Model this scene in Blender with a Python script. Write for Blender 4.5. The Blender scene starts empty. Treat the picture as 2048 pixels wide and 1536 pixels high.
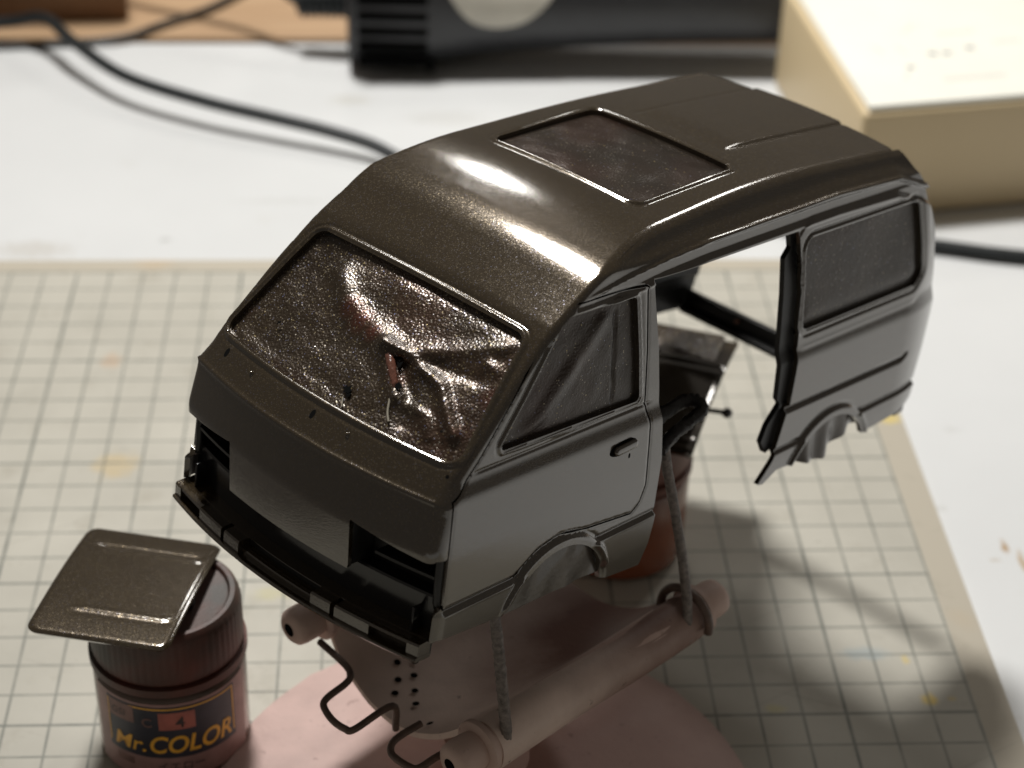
import bpy, bmesh, math, random
import numpy as np
from mathutils import Matrix, Vector

random.seed(4); RNG = np.random.default_rng(4)
MM = 0.001
scene = bpy.context.scene
COL = scene.collection

# ------------------------------------------------------------------ camera
cam_d = bpy.data.cameras.new('camera'); cam = bpy.data.objects.new('camera', cam_d); COL.objects.link(cam)
RC = Matrix(((0.99846, 0.00538, -0.05523), (-0.04899, 0.55293, -0.83179), (0.02606, 0.83321, 0.55234)))
CAMPOS = Vector((-130.95, -382.22, 311.46)) * MM
cam.matrix_world = Matrix.Translation(CAMPOS) @ RC.to_4x4()
cam_d.sensor_width = 36.0; cam_d.lens = 3974.29 / 2048 * 36
cam_d.clip_start = 0.01; cam_d.clip_end = 20
cam_d.dof.use_dof = True; cam_d.dof.focus_distance = 0.372; cam_d.dof.aperture_fstop = 16.0
scene.camera = cam
# ------------------------------------------------------------------ light
world = bpy.data.worlds.new('World'); scene.world = world; world.use_nodes = True
bg = world.node_tree.nodes['Background']; bg.inputs[0].default_value = (1.0, 0.90, 0.78, 1); bg.inputs[1].default_value = 0.105
def area_lamp(name, pos, aim, size, power, color, shape='DISK'):
    d = bpy.data.lights.new(name, 'AREA'); d.shape = shape; d.size = size; d.energy = power; d.color = color
    o = bpy.data.objects.new(name, d); COL.objects.link(o)
    o.location = Vector(pos) * MM
    o.rotation_euler = (Vector(aim) * MM - o.location).to_track_quat('-Z', 'Y').to_euler()
    return o
area_lamp('desk_lamp', (-225, 410, 905), (150, 40, 0), 0.15, 11.0, (1.0, 0.985, 0.955))
area_lamp('ceiling_lamp', (-140, 1020, 810), (-80, 20, 60), 0.11, .85, (1.0, 0.97, 0.92))
area_lamp('ceiling_lamp', (500, 870, 800), (-60, 20, 60), 0.16, 1.4, (1.0, 0.97, 0.92))
# ------------------------------------------------------------------ colour management
scene.view_settings.view_transform = 'Standard'; scene.view_settings.look = 'None'
scene.view_settings.exposure = 0.0; scene.view_settings.gamma = 1.0; scene.view_settings.use_curve_mapping = False
scene.render.engine = 'CYCLES'
scene.cycles.use_denoising = True
scene.cycles.max_bounces = 8; scene.cycles.glossy_bounces = 5; scene.cycles.transmission_bounces = 6
scene.cycles.sample_clamp_indirect = 6.0; scene.cycles.blur_glossy = 0.3

# ================================================================== materials
def new_mat(name):
    m = bpy.data.materials.new(name); m.use_nodes = True
    nt = m.node_tree; b = nt.nodes['Principled BSDF']
    return m, nt, b
def N(nt, typ, **kw):
    n = nt.nodes.new(typ)
    for k, v in kw.items():
        if k.startswith('i_'):
            key = k[2:]; key = int(key) if key.isdigit() else key.replace('_', ' ')
            n.inputs[key].default_value = v
        else: setattr(n, k, v)
    return n
def ramp(nt, fac, stops, interp='LINEAR'):
    r = nt.nodes.new('ShaderNodeValToRGB'); r.color_ramp.interpolation = interp
    e = r.color_ramp.elements
    while len(e) < len(stops): e.new(0.5)
    for el, (p, c) in zip(e, stops):
        el.position = p; el.color = (c, c, c, 1) if not hasattr(c, '__len__') else (*c, 1)
    if fac is not None: nt.links.new(fac, r.inputs[0])
    return r.outputs[0]
def mixc(nt, fac, a, b, mode='MIX'):
    m = nt.nodes.new('ShaderNodeMix'); m.data_type = 'RGBA'; m.blend_type = mode
    for sock, val in ((m.inputs[0], fac), (m.inputs[6], a), (m.inputs[7], b)):
        if hasattr(val, 'links'): nt.links.new(val, sock)
        elif hasattr(val, '__len__'): sock.default_value = (*val[:3], 1)
        else: sock.default_value = val
    return m.outputs[2]
def math_n(nt, op, a, b=None, c=None):
    m = nt.nodes.new('ShaderNodeMath'); m.operation = op
    for i, v in enumerate((a, b, c)):
        if v is None: continue
        if hasattr(v, 'links'): nt.links.new(v, m.inputs[i])
        else: m.inputs[i].default_value = v
    return m.outputs[0]
def objco(nt):
    return nt.nodes.new('ShaderNodeTexCoord').outputs['Object']
def noise(nt, co, scale, detail=3, rough=.55, out=0):
    n = nt.nodes.new('ShaderNodeTexNoise'); n.inputs['Scale'].default_value = scale
    n.inputs['Detail'].default_value = detail; n.inputs['Roughness'].default_value = rough
    nt.links.new(co, n.inputs['Vector']); return n.outputs[out]
def bump(nt, h, strength, dist, normal=None):
    b = nt.nodes.new('ShaderNodeBump'); b.inputs['Strength'].default_value = strength; b.inputs['Distance'].default_value = dist
    nt.links.new(h, b.inputs['Height'])
    if normal is not None: nt.links.new(normal, b.inputs['Normal'])
    return b.outputs[0]
def simple(name, col, rough=.5, metal=0., spec=.5, vary=0., scale=200., bumps=0., bscale=1500., coat=0.):
    m, nt, b = new_mat(name)
    b.inputs['Base Color'].default_value = (*col, 1); b.inputs['Roughness'].default_value = rough
    b.inputs['Metallic'].default_value = metal; b.inputs['Specular IOR Level'].default_value = spec
    b.inputs['Coat Weight'].default_value = coat; b.inputs['Coat Roughness'].default_value = .08
    co = objco(nt)
    if vary:
        f = noise(nt, co, scale, 4)
        dark = tuple(c * (1 - vary) for c in col); lite = tuple(min(1, c * (1 + vary)) for c in col)
        nt.links.new(ramp(nt, f, [(.3, dark), (.7, lite)]), b.inputs['Base Color'])
    if bumps:
        nt.links.new(bump(nt, noise(nt, co, bscale, 3), bumps, .0002), b.inputs['Normal'])
    return m

def flake_normal(nt, co, cell, k):
    v = nt.nodes.new('ShaderNodeTexVoronoi'); v.inputs['Scale'].default_value = 1 / cell
    nt.links.new(co, v.inputs['Vector'])
    s = N(nt, 'ShaderNodeVectorMath', operation='SUBTRACT'); nt.links.new(v.outputs['Color'], s.inputs[0]); s.inputs[1].default_value = (.5, .5, .5)
    sc = N(nt, 'ShaderNodeVectorMath', operation='SCALE'); nt.links.new(s.outputs[0], sc.inputs[0]); sc.inputs['Scale'].default_value = k
    g = nt.nodes.new('ShaderNodeNewGeometry')
    ad = N(nt, 'ShaderNodeVectorMath', operation='ADD'); nt.links.new(g.outputs['Normal'], ad.inputs[0]); nt.links.new(sc.outputs[0], ad.inputs[1])
    nm = N(nt, 'ShaderNodeVectorMath', operation='NORMALIZE'); nt.links.new(ad.outputs[0], nm.inputs[0])
    return nm.outputs[0], v.outputs['Color']

def paint_mat():
    m, nt, b = new_mat('brown_metallic_paint')
    co = objco(nt)
    nrm, vc = flake_normal(nt, co, .00014, .10)
    f = noise(nt, co, 90, 3)
    c1 = ramp(nt, f, [(.3, (.034, .0222, .0092)), (.7, (.040, .0265, .0113))])
    # a few flakes of other tints
    sep = N(nt, 'ShaderNodeSeparateColor'); nt.links.new(vc, sep.inputs[0])
    fl = ramp(nt, sep.outputs[0], [(.90, 0.), (.97, 1.)])
    tint = ramp(nt, sep.outputs[1], [(.0, (.14, .10, .045)), (.6, (.11, .09, .06)), (1., (.08, .08, .12))])
    nt.links.new(mixc(nt, fl, c1, tint), b.inputs['Base Color'])
    b.inputs['Metallic'].default_value = .40; b.inputs['Roughness'].default_value = .22; b.inputs['Specular IOR Level'].default_value = .25
    nt.links.new(nrm, b.inputs['Normal'])
    b.inputs['Coat Weight'].default_value = 1.0; b.inputs['Coat Roughness'].default_value = .06; b.inputs['Coat IOR'].default_value = 1.9
    nt.links.new(bump(nt, noise(nt, co, 3400, 2), .12, .00012), b.inputs['Coat Normal'])
    return m
PAINT = paint_mat()

def film_mat(name, red, seed, grain=.00034, leather=.5, k=.17, fl0=.91, coat=.75, crough=.22, lo=1., spots=()):
    """masking film painted over: the brown coat over a wrinkled skin, reddish where the coat is thin"""
    m, nt, b = new_mat(name)
    co = objco(nt)
    mp = N(nt, 'ShaderNodeMapping'); mp.inputs['Location'].default_value = (seed * .37, seed * .11, seed * .05); nt.links.new(co, mp.inputs[0]); co = mp.outputs[0]
    nrm, vc = flake_normal(nt, co, grain, k)
    f1 = noise(nt, co, 75, 4); f2 = noise(nt, co, 34, 2)
    thin = ramp(nt, f2, [(.52, 0.), (.68, 1.)])
    thin = math_n(nt, 'MULTIPLY', thin, red)
    co0 = objco(nt)
    for (px, py, pz, pr0, amt) in spots:
        dd = N(nt, 'ShaderNodeVectorMath', operation='DISTANCE'); nt.links.new(co0, dd.inputs[0]); dd.inputs[1].default_value = (px * MM, py * MM, pz * MM)
        w = math_n(nt, 'ADD', math_n(nt, 'DIVIDE', dd.outputs['Value'], pr0 * MM), math_n(nt, 'MULTIPLY', math_n(nt, 'SUBTRACT', f1, .5), .9))
        thin = math_n(nt, 'MAXIMUM', thin, ramp(nt, w, [(.3, amt), (1., 0.)]))
    base = ramp(nt, f1, [(.3, tuple(lo * c for c in (.032, .0195, .0095))), (.7, tuple(lo * c for c in (.054, .035, .018)))])
    base = mixc(nt, thin, base, (.13, .028, .014))
    sep = N(nt, 'ShaderNodeSeparateColor'); nt.links.new(vc, sep.inputs[0])
    fl = ramp(nt, sep.outputs[0], [(fl0, 0.), (.96, 1.)])
    tint = ramp(nt, sep.outputs[1], [(.0, (.34, .26, .10)), (.35, (.30, .26, .20)), (.7, (.22, .20, .18)), (1., (.15, .16, .28))])
    nt.links.new(mixc(nt, fl, base, tint), b.inputs['Base Color'])
    b.inputs['Metallic'].default_value = .6; b.inputs['Roughness'].default_value = .36
    lea = N(nt, 'ShaderNodeTexVoronoi', feature='SMOOTH_F1'); lea.inputs['Scale'].default_value = 2300; nt.links.new(co, lea.inputs['Vector'])
    h = math_n(nt, 'ADD', lea.outputs['Distance'], math_n(nt, 'MULTIPLY', noise(nt, co, 420, 3), 1.5))
    nt.links.new(bump(nt, h, leather, .00022, nrm), b.inputs['Normal'])
    b.inputs['Coat Weight'].default_value = coat; b.inputs['Coat Roughness'].default_value = crough
    nt.links.new(bump(nt, h, leather * 1.1, .00028), b.inputs['Coat Normal'])
    return m
FILM = film_mat('painted_masking_film', .15, 1.0, leather=.48, grain=.00022, spots=((-5, 18.4, 46.8, 3.6, .55), (-9, 19.4, 47.8, 3.4, .45), (-1, 17.6, 46.2, 2.6, .6), (29, 18.2, 46.7, 4, .5), (28.5, 12, 41.5, 3.5, .4), (-29.5, 12, 41, 3, .5), (10, 14, 43, 3, .4)))
FILM_SIDE = film_mat('painted_masking_film_smooth', .1, 3.0, grain=.0002, leather=.2, k=.05, fl0=.99, coat=.3, lo=.5)
BLACK_PLASTIC = simple('black_plastic_inside', (.010, .0095, .009), .38, spec=.45, vary=.25, scale=260)
HOLE_SHADE = simple('hole_shade_black', (.002, .002, .002), .9, spec=.1)  # near-black colour standing in for the shade inside holes and recesses

# ================================================================== mesh helpers
def link(o, parent=None):
    COL.objects.link(o)
    if parent is not None: o.parent = parent
    return o
def tag(o, label=None, cat=None, group=None, kind=None):
    for k, v in (('label', label), ('category', cat), ('group', group), ('kind', kind)):
        if v: o[k] = v
    return o
def empty(name, matrix=None, label=None, cat=None, group=None):
    o = bpy.data.objects.new(name, None); COL.objects.link(o); o.empty_display_size = .01
    if matrix is not None: o.matrix_world = matrix
    return tag(o, label, cat, group)
def mesh_obj(name, verts, faces, mats, parent=None, smooth=True, normals=None, fmat=None, angle=None):
    """verts in mm"""
    me = bpy.data.meshes.new(name)
    me.from_pydata((np.asarray(verts, float) * MM).tolist(), [], faces)
    for m in (mats if isinstance(mats, (list, tuple)) else [mats]): me.materials.append(m)
    if fmat is not None: me.polygons.foreach_set('material_index', np.asarray(fmat, np.int32))
    me.validate(verbose=False)
    if smooth: me.polygons.foreach_set('use_smooth', np.ones(len(me.polygons), bool))
    if smooth and angle is not None: me.set_sharp_from_angle(angle=math.radians(angle))
    if normals is not None: me.normals_split_custom_set_from_vertices(np.asarray(normals, float).tolist())
    me.update()
    return link(bpy.data.objects.new(name, me), parent)
def bm_obj(name, bm, mats, parent=None, smooth=True, angle=35):
    bmesh.ops.recalc_face_normals(bm, faces=bm.faces)
    for v in bm.verts: v.co *= MM
    me = bpy.data.meshes.new(name); bm.to_mesh(me); bm.free()
    for m in (mats if isinstance(mats, (list, tuple)) else [mats]): me.materials.append(m)
    if smooth:
        me.polygons.foreach_set('use_smooth', np.ones(len(me.polygons), bool))
        me.set_sharp_from_angle(angle=math.radians(angle))
    return link(bpy.data.objects.new(name, me), parent)
def smooth_path(pts, n=8, closed=False):
    P = np.asarray(pts, float); out = []
    L = len(P)
    rng = range(L if closed else L - 1)
    for i in rng:
        p0 = P[(i - 1) % L] if closed or i > 0 else 2 * P[0] - P[1]
        p1 = P[i]; p2 = P[(i + 1) % L]
        p3 = P[(i + 2) % L] if closed or i + 2 < L else 2 * P[-1] - P[-2]
        for k in range(n):
            t = k / n
            out.append(.5 * ((2 * p1) + (-p0 + p2) * t + (2 * p0 - 5 * p1 + 4 * p2 - p3) * t * t + (-p0 + 3 * p1 - 3 * p2 + p3) * t ** 3))
    if not closed: out.append(P[-1])
    return np.array(out)
def tube_mesh(path, r, seg=14, caps=True, rough=0.):
    P = np.asarray(path, float); n = len(P)
    T = np.gradient(P, axis=0); T /= np.linalg.norm(T, axis=1)[:, None]
    up = np.array([0, 0, 1.]) if abs(T[0][2]) < .9 else np.array([1., 0, 0])
    a = np.cross(T[0], up); a /= np.linalg.norm(a)
    V = []; F = []
    R = np.full(n, r, float) if np.isscalar(r) else np.asarray(r, float)
    for i in range(n):
        a = a - T[i] * (a @ T[i]); a /= np.linalg.norm(a); b = np.cross(T[i], a)
        for k in range(seg):
            th = 2 * math.pi * k / seg
            rr = R[i] * (1 + (rough * RNG.standard_normal() if rough else 0))
            V.append(P[i] + rr * (math.cos(th) * a + math.sin(th) * b))
    for i in range(n - 1):
        for k in range(seg):
            k2 = (k + 1) % seg
            F.append((i * seg + k, i * seg + k2, (i + 1) * seg + k2, (i + 1) * seg + k))
    if caps:
        F.append(tuple(range(seg))[::-1]); F.append(tuple((n - 1) * seg + k for k in range(seg)))
    return np.array(V), F
def tube(name, path, r, mat, parent=None, seg=14, rough=0., angle=50):
    V, F = tube_mesh(path, r, seg, True, rough)
    return mesh_obj(name, V, F, mat, parent, angle=angle)
def lathe_mesh(prof, seg=64, rib=None):
    V = []; F = []; n = len(prof)
    for i, (r, z) in enumerate(prof):
        for k in range(seg):
            th = 2 * math.pi * k / seg
            rr = r + (rib(i, k) if rib else 0)
            V.append((rr * math.cos(th), rr * math.sin(th), z))
    for i in range(n - 1):
        for k in range(seg):
            k2 = (k + 1) % seg
            F.append((i * seg + k, i * seg + k2, (i + 1) * seg + k2, (i + 1) * seg + k))
    return np.array(V), F
def lathe(name, prof, mat, parent=None, seg=64, rib=None, angle=40):
    V, F = lathe_mesh(prof, seg, rib)
    return mesh_obj(name, V, F, mat, parent, angle=angle)
def sstep(e0, e1, x):
    t = np.clip((x - e0) / (e1 - e0), 0, 1); return t * t * (3 - 2 * t)

# ================================================================== setting: table, mat, back board
def table_mat():
    m, nt, b = new_mat('white_table_sheet'); co = objco(nt)
    f = noise(nt, co, 9, 5); g = noise(nt, co, 60, 4); h = noise(nt, co, 170, 2)
    c = ramp(nt, f, [(.3, (.60, .605, .60)), (.7, (.66, .665, .66))])
    sp = ramp(nt, g, [(.64, 0.), (.74, .25)])
    c = mixc(nt, sp, c, (.55, .54, .50))
    sp2 = ramp(nt, h, [(.72, 0.), (.76, .55)])
    gate = ramp(nt, noise(nt, co, 14, 2), [(.55, 0.), (.65, 1.)])
    c = mixc(nt, math_n(nt, 'MULTIPLY', sp2, gate), c, (.42, .33, .20))
    sx = N(nt, 'ShaderNodeSeparateXYZ'); nt.links.new(co, sx.inputs[0])
    for (px, py, rx, ry, col, amt) in ((.0235, .013, .0014, .0032, (.36, .22, .09), .9), (.0265, .0065, .0012, .0060, (.40, .27, .13), .75), (.0196, .0079, .0018, .001, (.42, .34, .24), .5), (.0105, .030, .0025, .0018, (.5, .5, .48), .5),
                                  (.022, .066, .004, .002, (.52, .52, .50), .4), (-.206, .174, .0025, .0018, (.40, .40, .38), .6), (-.149, .277, .010, .005, (.50, .48, .42), .45), (-.247, .168, .016, .007, (.50, .47, .42), .5), (-.17, .200, .02, .0025, (.52, .52, .50), .4), (-.115, .262, .018, .008, (.52, .51, .48), .4)):
        dx = math_n(nt, 'DIVIDE', math_n(nt, 'SUBTRACT', sx.outputs[0], px), rx); dy = math_n(nt, 'DIVIDE', math_n(nt, 'SUBTRACT', sx.outputs[1], py), ry)
        d = math_n(nt, 'SQRT', math_n(nt, 'ADD', math_n(nt, 'MULTIPLY', dx, dx), math_n(nt, 'MULTIPLY', dy, dy)))
        d = math_n(nt, 'ADD', d, math_n(nt, 'MULTIPLY', math_n(nt, 'SUBTRACT', noise(nt, co, 400, 4), .5), 1.6))
        c = mixc(nt, ramp(nt, d, [(.4, amt), (1.1, 0.)]), c, col)
    nt.links.new(c, b.inputs['Base Color']); b.inputs['Roughness'].default_value = .55
    nt.links.new(bump(nt, noise(nt, co, 22, 4), .25, .002), b.inputs['Normal'])
    return m
def wood_mat():
    m, nt, b = new_mat('tan_wood'); co = objco(nt)
    mp = N(nt, 'ShaderNodeMapping'); mp.inputs['Scale'].default_value = (6, 60, 60); nt.links.new(co, mp.inputs[0])
    f = noise(nt, mp.outputs[0], 3, 5)
    nt.links.new(ramp(nt, f, [(.3, (.36, .22, .115)), (.7, (.47, .31, .175))]), b.inputs['Base Color'])
    b.inputs['Roughness'].default_value = .6
    return m
def mat_mat():
    m, nt, b = new_mat('beige_cutting_mat'); co = objco(nt)
    sx = N(nt, 'ShaderNodeSeparateXYZ'); nt.links.new(co, sx.inputs[0])
    X, Y = sx.outputs[0], sx.outputs[1]
    def lines(ax, period, phase, half, soft):
        u = math_n(nt, 'SUBTRACT', ax, phase)
        u = math_n(nt, 'PINGPONG', u, period / 2)       # distance to nearest multiple
        return ramp(nt, math_n(nt, 'DIVIDE', u, half + soft), [(half / (half + soft), 1.), (1., 0.)])
    lx = lines(X, .010, 0., .00019, .00022); ly = lines(Y, .010, 0., .00019, .00022)
    Lx = lines(X, .050, -.030, .00028, .00022); Ly = lines(Y, .050, 0., .00028, .00022)
    minor = math_n(nt, 'MULTIPLY', math_n(nt, 'MAXIMUM', lx, ly), .78)
    major = math_n(nt, 'MULTIPLY', math_n(nt, 'MAXIMUM', Lx, Ly), .9)
    grid = math_n(nt, 'MAXIMUM', minor, major)
    edge = math_n(nt, 'MULTIPLY', math_n(nt, 'LESS_THAN', X, .0005), math_n(nt, 'LESS_THAN', Y, .1505))
    grid = math_n(nt, 'MULTIPLY', grid, edge)
    wear = ramp(nt, noise(nt, co, 120, 4), [(.3, .55), (.6, 1.)])
    grid = math_n(nt, 'MULTIPLY', grid, wear)
    base = ramp(nt, noise(nt, co, 28, 6), [(.3, (.415, .393, .335)), (.7, (.505, .48, .413))])
    border = mixc(nt, edge, (.46, .415, .335), base)
    st = ramp(nt, noise(nt, co, 70, 5, .7), [(.56, 0.), (.76, .5)])
    c = mixc(nt, st, border, (.30, .27, .21))
    dk = ramp(nt, noise(nt, co, 330, 3), [(.70, 0.), (.76, .5)]); dkg = ramp(nt, noise(nt, co, 33, 2), [(.52, 0.), (.62, 1.)])
    c = mixc(nt, math_n(nt, 'MULTIPLY', dk, dkg), c, (.16, .14, .11))
    pk = ramp(nt, noise(nt, co, 21, 1), [(.70, 0.), (.78, .45)])
    c = mixc(nt, pk, c, (.55, .36, .17))
    # paint stains at the places where the mat carries them
    def spot(px, py, rx, ry, col, amt, c):
        dx = math_n(nt, 'DIVIDE', math_n(nt, 'SUBTRACT', X, px), rx); dy = math_n(nt, 'DIVIDE', math_n(nt, 'SUBTRACT', Y, py), ry)
        d = math_n(nt, 'SQRT', math_n(nt, 'ADD', math_n(nt, 'MULTIPLY', dx, dx), math_n(nt, 'MULTIPLY', dy, dy)))
        d = math_n(nt, 'ADD', d, math_n(nt, 'MULTIPLY', math_n(nt, 'SUBTRACT', noise(nt, co, 300, 3), .5), 1.2))
        return mixc(nt, ramp(nt, d, [(.45, amt), (1.1, 0.)]), c, col)
    for s in ((-.0098, -.0458, .0028, .0028, (.62, .45, .10), .8), (-.0125, -.032, .0012, .0022, (.62, .47, .14), .55),
              (-.0045, -.0455, .0014, .001, (.62, .45, .10), .4), (.0045, .0685, .0045, .0035, (.68, .52, .14), .7),
              (-.0215, -.0295, .007, .003, (.30, .36, .38), .55), (-.207, .049, .007, .0075, (.52, .40, .21), .6),
              (-.214, .100, .0035, .005, (.50, .34, .22), .55), (-.243, -.002, .006, .002, (.34, .16, .10), .6),
              (-.163, -.005, .006, .003, (.50, .46, .24), .5), (-.046, -.048, .003, .002, (.56, .50, .20), .45)):
        c = spot(*s, c)
    for rot_, sc_, seed_ in ((.4, (14, 900, 1), 1.), (1.35, (11, 800, 1), 5.), (-.5, (12, 850, 1), 9.)):
        mp = N(nt, 'ShaderNodeMapping'); mp.inputs['Rotation'].default_value = (0, 0, rot_); mp.inputs['Location'].default_value = (seed_, seed_, 0); nt.links.new(co, mp.inputs[0])
        mp2 = N(nt, 'ShaderNodeMapping'); mp2.inputs['Scale'].default_value = sc_; nt.links.new(mp.outputs[0], mp2.inputs[0])
        c = mixc(nt, ramp(nt, noise(nt, mp2.outputs[0], 1.0, 2), [(.70, 0.), (.74, .38)]), c, (.27, .245, .20))
    c = mixc(nt, grid, c, (.120, .130, .112))
    nt.links.new(c, b.inputs['Base Color']); b.inputs['Roughness'].default_value = .62
    nt.links.new(bump(nt, noise(nt, co, 1800, 3), .12, .0002), b.inputs['Normal'])
    return m
def slab(name, pts, z0, z1, mat, parent=None, bev=0.6, seg=2):
    bm = bmesh.new()
    lo = [bm.verts.new((x, y, z0)) for x, y in pts]; hi = [bm.verts.new((x, y, z1)) for x, y in pts]
    n = len(pts)
    bm.faces.new(lo[::-1]); bm.faces.new(hi)
    for i in range(n): bm.faces.new((lo[i], lo[(i + 1) % n], hi[(i + 1) % n], hi[i]))
    if bev: bmesh.ops.bevel(bm, geom=[e for e in bm.edges], offset=bev, segments=seg, affect='EDGES', profile=.5)
    return bm_obj(name, bm, mat, parent)
TABLE = slab('table', [(-293, -420), (700, -420), (700, 327), (-293, 327)], -22, -2.2, table_mat(), bev=1.0)
tag(TABLE, 'white work table with faint smudges', 'table', kind='structure')
BACK = slab('back_board', [(-420, 329), (700, 329), (700, 560), (-420, 560)], -22, -1.0, wood_mat(), bev=1.0)
tag(BACK, 'tan wooden board behind the white table', 'board', kind='structure')
CUT = slab('cutting_mat', [(-290, -300), (8.6, -300), (8.6, 157.7), (-290, 157.7)], -2.19, 0, mat_mat(), bev=.5)
tag(CUT, 'beige cutting mat printed with a dark grid and stained with paint', 'cutting mat')

# ================================================================== the van body shell
VR = Matrix(((0.68996, 0.71464, 0.11512), (-0.72385, 0.68167, 0.10663), (-0.00227, -0.15690, 0.98761)))
VT = Vector((-153.765, -90.593, 75.076)) * MM
VAN = empty('model_van', Matrix.Translation(VT) @ VR.to_4x4(),
            'unfinished high roof scale model van body in glossy dark brown paint held up on wires', 'model van')

def fillet_poly(pts, n=10):
    out = [np.array(pts[0][:2], float)]
    for i in range(1, len(pts) - 1):
        p0, p1, p2 = (np.array(pts[j][:2], float) for j in (i - 1, i, i + 1)); r = pts[i][2]
        u = p0 - p1; v = p2 - p1; lu = np.linalg.norm(u); lv = np.linalg.norm(v); u /= lu; v /= lv
        ang = math.acos(np.clip(u @ v, -1, 1))
        if r <= 0 or ang > math.pi - 1e-3: out.append(p1); continue
        d = min(r / math.tan(ang / 2), .49 * lu, .49 * lv)
        a = p1 + u * d; b = p1 + v * d
        for k in range(n + 1):
            t = k / n; out.append((1 - t) ** 2 * a + 2 * t * (1 - t) * p1 + t * t * b)
    out.append(np.array(pts[-1][:2], float))
    return np.array(out)
PROF = fillet_poly([(-.7, -12, 0), (-.7, 10, 3), (-1.7, 21, 8), (0., 30.2, .5), (4.6, 35., 2), (30.5, 57.3, 10), (42, 65.3, 26), (55.5, 69.3, 60), (97, 71.6, 400), (143, 70., 200), (185, 67.0, 0)], 14)
def resample(P, step):
    d = np.r_[0, np.cumsum(np.linalg.norm(np.diff(P, axis=0), axis=1))]
    s = np.linspace(0, d[-1], int(d[-1] / step) + 1)
    return np.stack([np.interp(s, d, P[:, 0]), np.interp(s, d, P[:, 1])], 1), s
PROFS, PS = resample(PROF, .5)
def polyline_dist(P, Q):
    """distance of points Q (n,2) to polyline P"""
    best = np.full(len(Q), 1e9)
    for i in range(len(P) - 1):
        a = P[i]; ab = P[i + 1] - a
        t = np.clip(((Q - a) @ ab) / (ab @ ab), 0, 1)
        dx = Q[:, 0] - a[0] - t * ab[0]; dy = Q[:, 1] - a[1] - t * ab[1]
        best = np.minimum(best, dx * dx + dy * dy)
    return np.sqrt(best)
def poly_inside(P, Q):
    ins = np.zeros(len(Q), bool); n = len(P)
    for i in range(n):
        a = P[i]; b = P[(i + 1) % n]
        if a[1] == b[1]: continue
        c = (a[1] > Q[:, 1]) != (b[1] > Q[:, 1])
        x = (b[0] - a[0]) * (Q[:, 1] - a[1]) / (b[1] - a[1]) + a[0]
        ins ^= c & (Q[:, 0] < x)
    return ins
def sd_poly(P, Q, r=0.):
    """positive inside; r rounds the corners"""
    P = np.asarray(P, float)
    if r > 0:
        # inset polygon by r
        n = len(P); area = .5 * np.sum(P[:, 0] * np.roll(P[:, 1], -1) - np.roll(P[:, 0], -1) * P[:, 1])
        if area < 0: P = P[::-1]
        out = []
        for i in range(n):
            e1 = P[i] - P[i - 1]; e2 = P[(i + 1) % n] - P[i]
            n1 = np.array([-e1[1], e1[0]]) / np.linalg.norm(e1); n2 = np.array([-e2[1], e2[0]]) / np.linalg.norm(e2)
            m = n1 + n2; out.append(P[i] + r * m / (m @ n1))
        P = np.array(out)
    d = polyline_dist(np.vstack([P, P[:1]]), Q)
    return np.where(poly_inside(P, Q), d, -d) + r
GH = .25; GY = np.arange(-14, 180.1, GH); GZ = np.arange(-14, 86.1, GH)
_q = np.stack(np.meshgrid(GY, GZ, indexing='ij'), -1).reshape(-1, 2)
def _grid_sdf():
    best = polyline_dist(PROF, _q)
    ins = poly_inside(np.vstack([PROF, [[185, -12.]]]), _q)
    return np.where(ins, -best, best).reshape(len(GY), len(GZ))
G = _grid_sdf()
def bicubic(y, z):
    fy = np.clip((y - GY[0]) / GH, 1, len(GY) - 3.001); fz = np.clip((z - GZ[0]) / GH, 1, len(GZ) - 3.001)
    iy = fy.astype(int); iz = fz.astype(int); ty = fy - iy; tz = fz - iz
    def w(t): return (-.5 * t + t * t - .5 * t ** 3, 1 - 2.5 * t * t + 1.5 * t ** 3, .5 * t + 2 * t * t - 1.5 * t ** 3, -.5 * t * t + .5 * t ** 3)
    wy = w(ty); wz = w(tz); out = 0
    for i in range(4):
        row = 0
        for j in range(4): row = row + wz[j] * G[iy + i - 1, iz + j - 1]
        out = out + wy[i] * row
    return out
_zt = np.arange(-20, 100, .05)
_xt = np.interp(_zt, [-20, -3, 2, 8, 19, 29.9, 30.4, 32.8, 33.3, 37, 46, 57, 60, 64.2, 70.5, 76, 100], [34.9, 34.9, 35.0, 35.05, 34.7, 34.2, 34.1, 33.15, 33.0, 32.85, 32.2, 30.95, 30.7, 30.5, 25.6, 20.5, -2])
_k = np.exp(-.5 * (np.arange(-24, 25) * .05 / .28) ** 2); _k /= _k.sum()
_xt = np.convolve(np.pad(_xt, 24, mode='edge'), _k, 'valid')
_xs = np.gradient(_xt, .05)
def Xside(y, z):
    rear = np.clip(y - 152, 0, None) ** 2 / 95.
    return np.interp(z, _zt, _xt) - rear
def kb(z): return np.interp(z, [-50, 30, 35, 55], [.0040, .0040, .0034, 0])
def crown(x, z): return .0013 * x * x * sstep(48, 64, z)
def rad(z): return np.interp(z, [-20, 28, 33, 38, 54, 62, 70], [2.6, 2.6, 1.8, 1.4, 1.4, 1.1, 1.2])
def ab(x, y, z):
    r = rad(z)
    P = bicubic(y - kb(z) * x * x, z + crown(x, z))
    S = (np.abs(x) - Xside(y, z)) / np.sqrt(1 + np.interp(z, _zt, _xs) ** 2)
    return P, S, r
def Fv(x, y, z):
    P, S, r = ab(x, y, z)
    return np.minimum(-r, np.maximum(P, S)) + np.hypot(np.maximum(P + r, 0), np.maximum(S + r, 0))
def bisect(fn, lo, hi, n=24):
    for _ in range(n):
        m = .5 * (lo + hi); v = fn(m); pos = v > 0
        hi = np.where(pos, m, hi); lo = np.where(pos, lo, m)
    return .5 * (lo + hi)
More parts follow.
